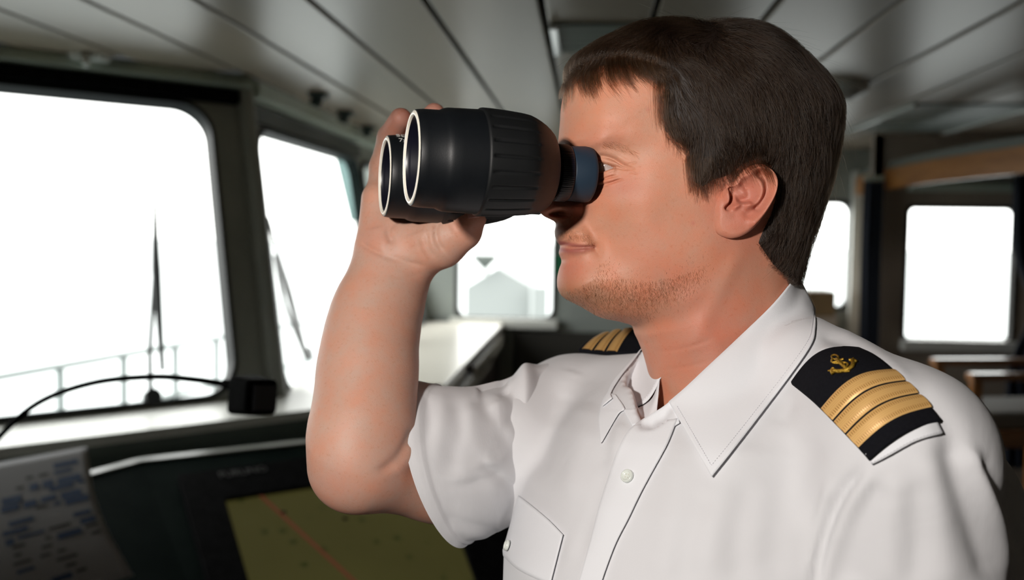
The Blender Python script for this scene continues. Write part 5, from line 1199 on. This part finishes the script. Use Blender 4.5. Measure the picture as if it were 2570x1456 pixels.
# breast pocket flap on the far side, with its button
fl_t = [(1304, 1244), (1340, 1272), (1380, 1306), (1416, 1343)]; fl_b = [(1262, 1392), (1300, 1428), (1345, 1452), (1384, 1468)]
flap, FG = drape(pxgrid(fl_t, fl_b, 24, 16), 0.0030, 0.0016, M_col, 'pocket_flap', shirt)
button(1283, 1372, 0.0045, 'pocket_button')
# far sleeve: a tube with a turned hem
def ring(C, V_, Wn, n=160): 
    t = np.linspace(0, 2*math.pi, n, endpoint=False); return C+np.cos(t)[:, None]*V_+np.sin(t)[:, None]*Wn
h0, h1 = Cc(1050, 962, .858), Cc(1162, 1366, .835); hc_ = (h0+h1)/2
ST = [(hc_, (h0-h1)/2, np.array([-.020, .007, -.058])), (Cc(1128, 1160, .852), (Cc(1100, 968, .862)-Cc(1195, 1352, .845))/2, np.array([-.018, .006, -.060])),
      (Cc(1205, 1158, .872), (Cc(1190, 974, .875)-Cc(1235, 1345, .868))/2, np.array([-.012, 0, -.062])), (Cc(1275, 1135, .895), (Cc(1270, 960, .90)-Cc(1290, 1320, .893))/2, np.array([-.010, 0, -.062])),
      (Cc(1340, 1105, .92), (Cc(1325, 915, .925)-Cc(1345, 1290, .918))/2, np.array([-.012, 0, -.060])), (Cc(1405, 1080, .945), (Cc(1385, 915, .945)-Cc(1400, 1260, .945))/2, np.array([-.016, 0, -.050])), (Cc(1470, 1070, .965), (Cc(1450, 900, .965)-Cc(1470, 1240, .965))/2, np.array([-.02, 0, -.035]))]
SA = np.array([np.r_[a, b_, c] for a, b_, c in ST]); NS = 90; SAr = np.stack([np.interp(np.linspace(0, 6, NS), np.arange(7), SA[:, k]) for k in range(9)], 1)
kk = np.ones(9)/9
SAs = SAr.copy()
for k in range(9):
    pad = np.r_[np.repeat(SAr[0, k], 4), SAr[:, k], np.repeat(SAr[-1, k], 4)]; SAs[:, k] = np.convolve(pad, kk, 'valid')
G = np.array([ring(r_[:3], r_[3:6], r_[6:9]) for r_ in SAs])
tube_flat = G.reshape(-1, 3); gx, gy = project_px(tube_flat)
cen = SAs[:, None, :3].repeat(160, 1).reshape(-1, 3); outd = tube_flat-cen; outd /= np.linalg.norm(outd, axis=1)[:, None]
face = (outd*tube_flat).sum(1) < 0.004
SF = [([(1316, 915), (1330, 980), (1332, 1060)], 7.5, 15), ([(1362, 925), (1362, 990), (1350, 1050)], -5.0, 12), ([(1195, 966), (1240, 962), (1278, 968)], -5.5, 22), ([(1268, 960), (1292, 1010), (1288, 1060)], -5.0, 13), ([(1110, 985), (1112, 1060), (1095, 1160)], 1.6, 12), ([(1240, 1000), (1262, 1060), (1300, 1110)], 2.6, 14), ([(1200, 985), (1235, 1040), (1300, 1060)], -3.0, 16), ([(1145, 1000), (1150, 1090), (1120, 1200)], -2.2, 16), ([(1180, 1010), (1200, 1120), (1240, 1200)], 2.5, 18),
      ([(1205, 1158), (1255, 1198), (1312, 1246)], -3.6, 8), ([(1215, 1136), (1265, 1172), (1318, 1212)], 2.0, 14), ([(1200, 1195), (1250, 1232), (1300, 1272)], 1.0, 18), ([(1150, 1110), (1172, 1180), (1150, 1230)], 1.2, 20), ([(1065, 985), (1075, 1060), (1060, 1120)], -2.0, 10), ([(1250, 1070), (1285, 1130), (1310, 1180)], -2.5, 14),
      ([(1115, 1295), (1170, 1315), (1250, 1332)], -1.4, 9), ([(1130, 1322), (1180, 1337), (1240, 1346)], 0.9, 8), ([(1355, 960), (1345, 1060), (1330, 1160)], 2.0, 14)]
disp = np.zeros(len(tube_flat))
for pts, mm, w in SF:
    b_, t_, _ = pxpath(gx, gy, pts); disp += face*mm*1e-3*np.exp(-0.5*(b_/w)**2)*np.clip(np.minimum(t_/0.15+.2, (1-t_)/0.25+.2), 0, 1)
ph = np.arctan2(outd[:, 1], outd[:, 0]); disp += (0.0010*np.sin(ph*4+gx*0.012)+0.0006*np.sin(ph*9-gx*0.02)*(gx < 1250))*sstep(1060, 1180, gx)*(1-sstep(1240, 1330, gx))
tube_flat = tube_flat+outd*disp[:, None]
# hem band stands 1.5 mm proud
hemk = 1-sstep(16.2/89, 17.2/89, np.repeat(np.arange(NS)/89, 160)); tube_flat = tube_flat+outd*(0.0024*hemk)[:, None]
Gw = W(tube_flat).reshape(NS, 160, 3); Gi = W(tube_flat-outd*0.0016).reshape(NS, 160, 3)
mb = MB(); F = [[i*160+j, i*160+(j+1) % 160, (i+1)*160+(j+1) % 160, (i+1)*160+j] for i in range(NS-1) for j in range(160)]; N_ = NS*160
mb.add(np.vstack([Gw.reshape(-1, 3), Gi.reshape(-1, 3)]), F+[[x+N_ for x in f[::-1]] for f in F]+[[j, N_+j, N_+(j+1) % 160, (j+1) % 160] for j in range(160)])
sleeve = mb.build('sleeve', M_sh, shirt, True)
stitch([toward(q, 0.0006) for q in Gw[16, 70:160]], 'hem_stitching', sleeve, M_st)
# collar: the near leaf, running behind the neck
fold = [(2004, 690, .815), (1990, 703, .800), (1935, 768, .777), (1850, 850, .757), (1770, 925, .748), (1720, 972, .746), (1678, 1008, .750)]
outer = [(2047, 775, .800), (2046, 825, .782), (2036, 865, .772), (1985, 940, .745), (1900, 1052, .728), (1838, 1132, .722), (1786, 1197, .722)]
fo, ou = resample(np.array(fold, float), 70), resample(np.array(outer, float), 70); G = np.empty((70, 22, 3))
for i in range(70):
    for j in range(22):
        t = j/21; q = fo[i]*(1-t)+ou[i]*t; sd_ = shirt_depth(q[0], q[1], 9.9); bd_, _ = hit(BODY, q[0], q[1]); bd_ = depth_of(bd_) if bd_ is not None else 9.9
        d = q[2]-0.006*math.sin(t*math.pi)**0.8; lim = min(sd_, bd_+0.0)-0.0045
        dl = fo[i][2]*(1-t)
        d = min(d, lim) if t > 0.02 else min(d, bd_-.003)
        if t > 0.9 and sd_ < 5: d = d*(1-(t-.9)*6)+(sd_-.0055)*(t-.9)*6
        G[i, j] = (q[0], q[1], d)
for _ in range(6):                                   # iron the depths
    D = G[..., 2]; D2 = D.copy(); D2[1:-1, 1:-1] = (D[:-2, 1:-1]+D[2:, 1:-1]+D[1:-1, :-2]+D[1:-1, 2:])/4; G[..., 2] = np.minimum(D2, D+0.001)
GL = P_arr = np.array([[P(*q) for q in r_] for r_ in G])
col = MB(); col.grid(GL, np.array([nz(GL[i, j]-CAM) for i in range(70) for j in range(22)]).reshape(70, 22, 3)*0.0022)
collar = col.build('collar', M_col, shirt, True)
e_ = np.array([toward(GL[i, 19], 0.0006) for i in range(2, 68)]+[toward(GL[67, j], .0006) for j in range(18, 1, -1)])
stitch(e_, 'collar_stitching', collar, M_st)
# the stand inside the collar: a band round the neck
def patch3(c0, c1, n=30, m=10, mt=None, name='collar_stand', bulge=0.0, th=0.0012, over=None):
    a, b_ = resample(np.array(c0, float), n), resample(np.array(c1, float), n); t = np.linspace(0, 1, m)
    G = np.array([[P(*(a[i]*(1-u)+b_[i]*u-np.array([0, 0, bulge*math.sin(u*math.pi)]))) for u in t] for i in range(n)])
    if over is not None:
        D = np.array([[depth_of(q) for q in r_] for r_ in G])
        for i in range(n):
            for j in range(m):
                q = a[i]*(1-t[j])+b_[i]*t[j]; sd_ = shirt_depth(q[0], q[1], 9.9); D[i, j] = min(D[i, j], sd_-over)
        for _ in range(3): D[1:-1, 1:-1] = np.minimum(D[1:-1, 1:-1], (D[:-2, 1:-1]+D[2:, 1:-1]+D[1:-1, :-2]+D[1:-1, 2:])/4)
        for i in range(n):
            for j in range(m): q = a[i]*(1-t[j])+b_[i]*t[j]; G[i, j] = P(q[0], q[1], D[i, j])
    mb = MB(); mb.grid(G, np.array([nz(G[i, j]-CAM) for i in range(n) for j in range(m)]).reshape(n, m, 3)*th); return mb.build(name, mt or M_col, collar, True), G
_, g = patch3([(1596, 1062, .765), (1632, 1040, .757), (1662, 1022, .751), (1690, 1000, .750)], [(1578, 1092, .760), (1612, 1098, .752), (1655, 1092, .747), (1706, 1062, .744)], name='collar_stand', over=.003)
# far leaf: inside of the open collar, and its turned-over edge
_, g = patch3([(1622, 862, .862), (1598, 905, .858), (1566, 948, .850), (1531, 988, .838)], [(1668, 905, .800), (1654, 960, .796), (1612, 1016, .800), (1528, 1022, .826)], bulge=-0.004, name='collar_inside')
stitch([toward(q, .0005) for q in g[:, 8]], 'collar_stitching', collar, M_st)
_, g = patch3([(1656, 950, .795), (1636, 1000, .796), (1600, 1024, .802), (1562, 1026, .812)], [(1648, 1040, .778), (1632, 1046, .776), (1606, 1060, .775), (1588, 1070, .775)], name='collar_band', over=.002)
_, g = patch3([(1622, 860, .864), (1594, 900, .862), (1560, 942, .855), (1534, 984, .842), (1537, 1000, .835)], [(1608, 876, .868), (1570, 920, .866), (1540, 955, .860), (1520, 995, .850), (1512, 1020, .842)], name='collar_edge', bulge=0.003, over=.006)
_, g = patch3([(1524, 985, .846), (1510, 1010, .843), (1503, 1050, .836), (1508, 1112, .830)], [(1545, 990, .836), (1568, 1026, .824), (1552, 1040, .826), (1512, 1108, .828)], name='collar_tip', mt=M_col, over=.003)
# shoulder straps and boards
M_bd = mat('black_board_cloth', (0.0050, 0.0052, 0.0075), 0.95, 0.12, noise=(400, (0.0065, 0.0068, 0.0095)), bump=(900, 0.4, 0.0008))
M_gold = bpy.data.materials.new('gold_braid'); M_gold.use_nodes = True; nt = M_gold.node_tree; b = nt.nodes['Principled BSDF']; b.inputs['Roughness'].default_value = 0.42; b.inputs['Metallic'].default_value = 0.12; b.inputs['Specular IOR Level'].default_value = 0.3
uv = nt.nodes.new('ShaderNodeAttribute'); uv.attribute_name = 'along'; sx = nt.nodes.new('ShaderNodeSeparateXYZ'); nt.links.new(uv.outputs['Vector'], sx.inputs[0])
def mth(op, a, b_=None):
    n = nt.nodes.new('ShaderNodeMath'); n.operation = op
    for k, v in enumerate((a, b_)):
        if v is None: continue
        if isinstance(v, (int, float)): n.inputs[k].default_value = v
        else: nt.links.new(v, n.inputs[k])
    return n.outputs[0]
teeth = mth('GREATER_THAN', mth('SINE', mth('MULTIPLY', sx.outputs[0], 230.0)), 0.1)
va = mth('ABSOLUTE', mth('SUBTRACT', sx.outputs[1], 0.5)); edge = mth('GREATER_THAN', va, 0.40); inz = mth('MULTIPLY', mth('GREATER_THAN', va, 0.20), mth('LESS_THAN', va, 0.40)); midl = mth('GREATER_THAN', mth('SINE', mth('MULTIPLY', sx.outputs[1], 60.0)), 0.3)
dk_ = mth('MULTIPLY', inz, teeth); fac = mth('ADD', mth('MULTIPLY', dk_, 0.75), mth('MULTIPLY', mth('MULTIPLY', midl, mth('LESS_THAN', va, 0.22)), 0.22)); fac = mth('SUBTRACT', fac, mth('MULTIPLY', edge, 0.25))
rp = nt.nodes.new('ShaderNodeValToRGB'); rp.color_ramp.elements[0].color = (0.66, 0.40, 0.145, 1); rp.color_ramp.elements[1].color = (0.30, 0.135, 0.030, 1)
nt.links.new(fac, rp.inputs[0]); nt.links.new(rp.outputs[0], b.inputs['Base Color']); bp2 = nt.nodes.new('ShaderNodeBump'); bp2.inputs['Strength'].default_value = 0.5; bp2.inputs['Distance'].default_value = 0.0006; bp2.invert = True; nt.links.new(fac, bp2.inputs['Height']); nt.links.new(bp2.outputs[0], b.inputs['Normal'])
M_emb = mat('gold_wire', (0.62, 0.42, 0.06), 0.25, 0.5, 0.85, noise=(900, (0.38, 0.22, 0.02)), bump=(1400, 0.8, 0.001))
def board_surface(G):
    """smooth bilinear sampler over a grid of world points"""
    a, b_ = G.shape[:2]
    def f(u, v, off=0.0):
        x, y = np.clip(u, 0, 1)*(a-1), np.clip(v, 0, 1)*(b_-1); i, j = min(int(x), a-2), min(int(y), b_-2); s, t = x-i, y-j
        p = (G[i, j]*(1-t)+G[i, j+1]*t)*(1-s)+(G[i+1, j]*(1-t)+G[i+1, j+1]*t)*s
        n = nz(np.cross(G[i+1, j]-G[i, j], G[i, j+1]-G[i, j])); n = n if n@(CAM-p) > 0 else -n
        return p+n*off
    return f
def shoulder_board(edgeL, edgeR, label, anchor, stripes, depth=None, crown=0.006, rise=(34, 16)):
    """edgeL/edgeR: pixel (with depth) edges from the neck end to the sleeve end"""
    L_p, R_p = resample(np.array(edgeL, float), 40), resample(np.array(edgeR, float), 40); G = np.empty((40, 20, 3))
    for i in range(40):
        for j in range(20):
            t = j/19; q = L_p[i]*(1-t)+R_p[i]*t; sn_ = math.sin(math.pi*t); bow = crown*sn_; q = q+np.array([-0.35, -1, 0])*sn_*(rise[0]*(1-i/39)+rise[1]*i/39)
            G[i, j] = P(q[0], q[1], q[2]-bow)
    fs = board_surface(G); rows = np.array([[fs(u, v, 0) for v in np.linspace(0, 1, 20)] for u in np.linspace(0, 1, 40)])
    ctr = G[20, 10]; nrm = nz(fs(.5, .5, 1)-fs(.5, .5, 0))
    mb = MB(); mb.grid(G, -nrm*0.0042); bd = mb.build('shoulder_board', M_bd, person, True); bd['label'] = label
    bv_ = bd.modifiers.new('b', 'BEVEL'); bv_.width = 0.0012; bv_.segments = 2; bv_.limit_method = 'ANGLE'; bv_.angle_limit = math.radians(60)
    for (u0, u1) in stripes:
        nu, nv_ = 10, 60; V = []; A_t = []
        for i in range(nu):
            u = u0+(u1-u0)*i/(nu-1); hgt = 0.0011*(1-abs(2*i/(nu-1)-1)**4)
            for j in range(nv_): v = -0.004+1.008*j/(nv_-1); V.append(fs(u, v, 0.0002+hgt)); A_t.append((j/(nv_-1), i/(nu-1), 0))
        me_F = [[i*nv_+j, i*nv_+j+1, (i+1)*nv_+j+1, (i+1)*nv_+j] for i in range(nu-1) for j in range(nv_-1)]
        o = mesh_np('gold_stripe', V, me_F, M_gold, bd, True); at2 = o.data.attributes.new('along', 'FLOAT_VECTOR', 'POINT'); at2.data.foreach_set('vector', np.array(A_t).ravel())
    if anchor is not None:
        (cu, cv, su, sv) = anchor; mb = MB()
        def pt(x, y, off=.0012): return fs(cu+x*su, cv+y*sv, off)
        def strand(pts, r): mb.tube([pt(*q) for q in resample(np.array(pts, float), 24)], r, 8)
        a_ = np.linspace(0, 2*math.pi, 20)
        strand([(-.62+.20*math.cos(t), .10+.20*math.sin(t)) for t in a_], .0007)                     # ring
        strand([(-.42, .06), (0, 0), (.55, -.02)], .0014)                                              # shank
        strand([(-.30, -.38), (-.25, 0), (-.22, .40)], .0009)                                          # stock
        strand([(.10, -.78), (.42, -.50), (.60, 0), (.48, .50), (.10, .82)], .0015)                     # arms
        for sg in (-1, 1): strand([(.10, sg*.80), (-.06, sg*.98)], .0006); strand([(.02, sg*.60), (.10, sg*.84), (.30, sg*.92)], .0013)
        strand([(-.60, -.05), (-.45, -.34), (-.15, -.20), (.05, .22), (.30, .30), (.42, -.10), (.62, -.28), (.78, .02)], .0008)   # rope
        mb.build('anchor_emblem', M_emb, bd, True)
    return bd, fs
def sd_edge(pts, off):
    out = []
    for (px, py) in pts: out.append((px, py, shirt_depth(px, py, None)))
    good = [q[2] for q in out if q[2]]; 
    return out
nl = [(1983, 958), (2040, 1005), (2100, 1065), (2163, 1132), (2180, 1152)]; nr = [(2156, 871), (2200, 893), (2262, 945), (2330, 1012), (2362, 1052)]
dl = [.700, .688, .674, .662, .660]; dr = [.742, .730, .712, .694, .690]
for k in range(5):
    a_ = shirt_depth(*nl[k], None); b_ = shirt_depth(*nr[k], None); print('board', k, a_, b_)
    if a_: dl[k] = a_-.0065
    if b_: dr[k] = b_-.0050
dl = np.polyval(np.polyfit(range(5), dl, 2), range(5)); dr = np.polyval(np.polyfit(range(5), dr, 2), range(5))
nb, NF = shoulder_board([(*nl[k], dl[k]) for k in range(5)], [(*nr[k], dr[k]) for k in range(5)], 'near shoulder board with gold anchor', (0.215, 0.52, .125, .17), [(.370, .520), (.537, .685), (.702, .862)])
# the strap end showing beyond the board, and the sleeve-head seam
st_t = [(2174, 1140), (2210, 1116), (2262, 1086), (2310, 1066), (2346, 1056)]; st_b = [(2190, 1166), (2236, 1142), (2290, 1112), (2330, 1098), (2362, 1090)]
so_, SG = drape(pxgrid(st_t, st_b, 30, 8), 0.0045, 0.0030, M_col, 'shoulder_strap', shirt)
stitch([toward(q, .0004) for q in SG[:, 6]], 'strap_stitching', so_, M_st)
# far board, seen edge on
fl_ = [(1655, 896, .888), (1606, 888, .902), (1555, 884, .916), (1500, 881, .934), (1450, 876, .950)]; frr = [(1690, 812, .950), (1640, 818, .960), (1590, 824, .970), (1545, 830, .980), (1498, 842, .990)]
shoulder_board(fl_, frr, 'far shoulder board', None, [(.52, .65), (.68, .80), (.83, .95)], crown=0.003, rise=(4, 4))

# trousers and shoes below the frame
def trouser_fn(p):
    d = cone(p, (.155, -.66, .82), (.155, -.76, .82), .150, .145)
    for s_ in (-1, 1):
        hx, hd = .155+s_*.055, .82-s_*.07
        d = smin(d, cone(p, (hx, -.74, hd), (hx, -1.08, hd-.01), .105, .082), 0.03); d = smin(d, cone(p, (hx, -1.08, hd-.01), (hx, -1.50, hd), .080, .068), 0.02)
    return np.maximum(np.maximum(d, p[..., 1]+.66), -1.515-p[..., 1])
Vp, Fp = surface_nets(trouser_fn, (-.1, -1.54, .5), (.42, -.63, 1.12), 0.011); Vp = relax(Vp, Fp, 2)
mesh_np('trousers', W(Vp), Fp, M_navy, person, True)
for s_ in (-1, 1):
    hx, hd = .155+s_*.055, .82-s_*.07
    def shoe_fn(p): return np.maximum(smin(cone(p, (hx+.04, -1.525, hd+.03), (hx-.06, -1.528, hd-.05), .040, .042), cone(p, (hx-.06, -1.528, hd-.05), (hx-.125, -1.535, hd-.10), .042, .032), 0.02), -1.552-p[..., 1])
    Vq, Fq = surface_nets(shoe_fn, (hx-.2, -1.6, hd-.2), (hx+.12, -1.46, hd+.12), 0.008); mesh_np('shoe', W(Vq), Fq, M_black, person, True)
# ================================================================== BINOCULARS
BY = math.radians(16.0); bt = math.radians(1.6)
A_ = nz([math.cos(BY), -math.sin(bt), math.sin(BY)])              # optical axis, from the front lenses towards the eyes
L_ = nz(np.array([math.sin(BY), 0, -math.cos(BY)])); L_ = nz(L_-L_.dot(A_)*A_); U_ = np.cross(A_, L_); U_ = U_ if U_[1] > 0 else -U_
ON = Cc(1033, 396, .702); OF = Cc(966, 442, .819)
def dirw(v): return RW@(np.asarray(v)*[1, 1, -1])
aW, lW, uW = dirw(A_), dirw(L_), dirw(U_)
M_arm = mat('rubber_armour', (0.0038, 0.0050, 0.0066), 0.44, 0.36, noise=(70, (0.0045, 0.0058, 0.0075)), bump=(1500, 0.12, 0.0004))
M_arm2 = mat('ribbed_armour', (0.0045, 0.0052, 0.0058), 0.55, 0.36, bump=(1500, 0.15, 0.0004))
M_eyec = mat('blue_grey_eyecup', (0.014, 0.030, 0.052), 0.55, 0.4, bump=(1200, 0.1, 0.0004))
M_ring = mat('cream_ring', (0.80, 0.76, 0.66), 0.35)
M_lens = mat('coated_lens', (0.004, 0.005, 0.02), 0.03, 0.9, coat=0.6)
M_inner = mat('lens_barrel', (0.004, 0.004, 0.010), 0.35)
bn = empty('binoculars', W((ON+OF)/2+A_*.06)); tag(bn, 'black rubber-armoured binoculars with cream lens rings held to the eyes', 'binoculars')
def barrel(O, s, r0, lab=None, near=True):
    o = W(O)
    R = lambda prof: [(h*s, r*s) for h, r in prof]
    mb = MB(); mb.lathe(o, aW, lW, uW, R([(0.0012, r0-.0012), (0.0, r0-.0005), (0.0012, r0+.0002), (0.006, r0+.0008), (0.018, r0+.0010), (0.0205, r0+.0022), (0.0235, r0+.0030), (0.030, r0+.0032), (0.046, r0+.0036), (0.0476, r0+.0036)]), 128)
    fb = mb.build('objective_barrel', M_arm, bn, True)
    # ribbed grip, blending into the prism housing
    def rib(th, i):
        h = gp_[i][0]; k = sstep(0.0500, 0.0515, h)*(1-sstep(0.083, 0.0855, h))
        w = abs(((th/(2*math.pi)*22) % 1)-0.5)*2
        return 1+(-0.028 if w > 0.80 else 0.0)*k*1.0
    hs = [0.0470, 0.0478, 0.0490, 0.0500, 0.0508, 0.0516, 0.056, 0.062, 0.068, 0.074, 0.079, 0.0825, 0.0835, 0.0845, 0.0855, 0.089, 0.094, 0.099, 0.1032, 0.1065, 0.1085, 0.1100, 0.1110, 0.1115]
    rs = [0.0368, 0.0386, 0.0388, 0.0388, 0.0388, 0.0388, 0.0387, 0.0384, 0.0380, 0.0375, 0.0370, 0.0366, 0.0365, 0.0364, 0.0362, 0.0355, 0.0343, 0.0328, 0.0308, 0.0286, 0.0258, 0.0225, 0.0190, 0.0150]
    gp_ = list(zip(hs, rs)); mb = MB()
    inward = lW*(-1 if near else 1)
    mb.lathe(o, aW, lW, uW, R(gp_), 352, rib)
    V = np.vstack(mb.V); h = (V-o)@aW; sh = sstep(0.078, 0.114, h/s); V = V+inward*(0.020*s*sh)[:, None]; mb.V = [V]
    g = mb.build('ribbed_grip', M_arm2, bn, True)
    mb = MB(); mb.lathe(o, aW, lW, uW, R([(0.0010, r0-.0040), (-0.0006, r0-.0036), (-0.0008, r0-.0020), (0.0004, r0-.0004), (0.002, r0-.0008)]), 128); rg = mb.build('front_ring', M_ring, bn, True)
    mb = MB(); mb.lathe(o, aW, lW, uW, R([(0.0010, r0-.0038), (0.004, r0-.0048), (0.0045, r0-.0060), (0.011, r0-.0064), (0.0112, r0-.0070), (0.014, r0-.0072)]), 128); mb.build('inner_sleeve', M_inner, bn, True)
    mb = MB(); mb.lathe(o, aW, lW, uW, R([(0.0135, r0-.0066), (0.0120, .020), (0.0108, .010), (0.0105, .0001)]), 96); mb.build('objective_lens', M_lens, bn, True)
    return o
SN = 1.0
barrel(ON, 1.0, 0.0338, near=True); barrel(OF, 1.0, 0.0332, near=False)
# eyepieces, one for each eye
def eyepiece(O, near):
    o = W(O)+lW*(-0.030 if near else 0.029)-uW*(0 if near else 0.0060); mb = MB()
    P0 = 0.1090
    mb.lathe(o, aW, lW, uW, [(P0-.006, .0185), (P0, .0206), (P0+.0062, .0206), (P0+.0066, .0202)], 96); e0 = mb.build('eyepiece_tube', M_black, bn, True)
    kn_ = lambda th, i: 1+0.012*((int(th/(2*math.pi)*180) % 2))
    mb = MB(); mb.lathe(o, aW, lW, uW, [(P0+.0064, .0200), (P0+.0066, .0213), (P0+.0078, .0217), (P0+.0158, .0217), (P0+.0170, .0213), (P0+.0172, .0200)], 360, lambda th, i: kn_(th, i) if 1 < i < 4 else 1); mb.build('focus_ring', mat('knurled_ring', (0.005, 0.006, 0.012), 0.4), bn, True)
    mb = MB(); mb.lathe(o, aW, lW, uW, [(P0+.0170, .0195), (P0+.0172, .0206), (P0+.0185, .0209), (P0+.026, .0213), (P0+.0325, .0216), (P0+.0349, .0211), (P0+.0356, .0200), (P0+.0351, .0186), (P0+.0300, .0160)], 96); mb.build('eyecup', M_eyec, bn, True)
    mb = MB(); mb.lathe(o, aW, lW, uW, [(P0+.0302, .0165), (P0+.0270, .011), (P0+.0265, .0001)], 64); mb.build('eyepiece_lens', M_lens, bn, True)
    # diopter scale
    m_ = mat('scale_paint', (0.40, 0.40, 0.42), 0.5); mb = MB()
    for k in range(-4, 5):
        th = math.radians(k*14-6); c = o+aW*(P0+.0030)+(.0207)*(math.cos(th)*lW+math.sin(th)*uW); t = -math.sin(th)*lW+math.cos(th)*uW
        n_ = math.cos(th)*lW+math.sin(th)*uW
        a, w = (.0010, .00025) if k else (.0008, .00022); mb.add([c+aW*a+t*w, c-aW*a+t*w, c-aW*a-t*w, c+aW*a-t*w], [[0, 1, 2, 3]])
        if not k: mb.add([c+aW*w+t*a, c-aW*w+t*a, c-aW*w-t*a, c+aW*w-t*a], [[0, 1, 2, 3]])
    mb.build('scale_marks', m_, e0)
eyepiece(ON, True); eyepiece(OF, False)
# bridge plate and hinge between the barrels
mid = W((ON+OF)/2)
def bm_(a, l, u): return mid+aW*a+lW*l+uW*u
mb = MB(); G = []
for a in np.linspace(0.050, 0.104, 10):
    G.append([bm_(a, l, 0.0125+0.006*math.sin((l+0.04)/0.08*math.pi)) for l in np.linspace(-0.036, 0.036, 14)])
mb.grid(G, -uW*0.026); mb.build('bridge', M_arm, bn, True)
mb = MB(); mb.lathe(bm_(0.038, 0, 0.004), aW, lW, uW, [(0, .0001), (0, .009), (0.003, .011), (0.075, .011), (0.078, .009), (0.078, .0001)], 40); mb.build('hinge', M_black, bn, True)
# white engraving on the far barrel, and its groove line
oF = W(OF); M_eng = mat('engraving', (0.55, 0.55, 0.52), 0.5)
def on_barrel(th, h, r=0.0345): n_ = math.cos(th)*lW+math.sin(th)*uW; return oF+aW*h+n_*r, n_
for body_, th, h, s_ in (('SEA', 64, 0.0060, .0085), ('7x50', 48, 0.0070, .0070)):
    p_, n_ = on_barrel(math.radians(th), h); tx = text(body_, s_, p_, aW, np.cross(n_, aW) if np.dot(np.cross(n_, aW), uW) > 0 else -np.cross(n_, aW), M_eng, bn, 'engraving', 0.0001)
bpy.context.view_layer.update()
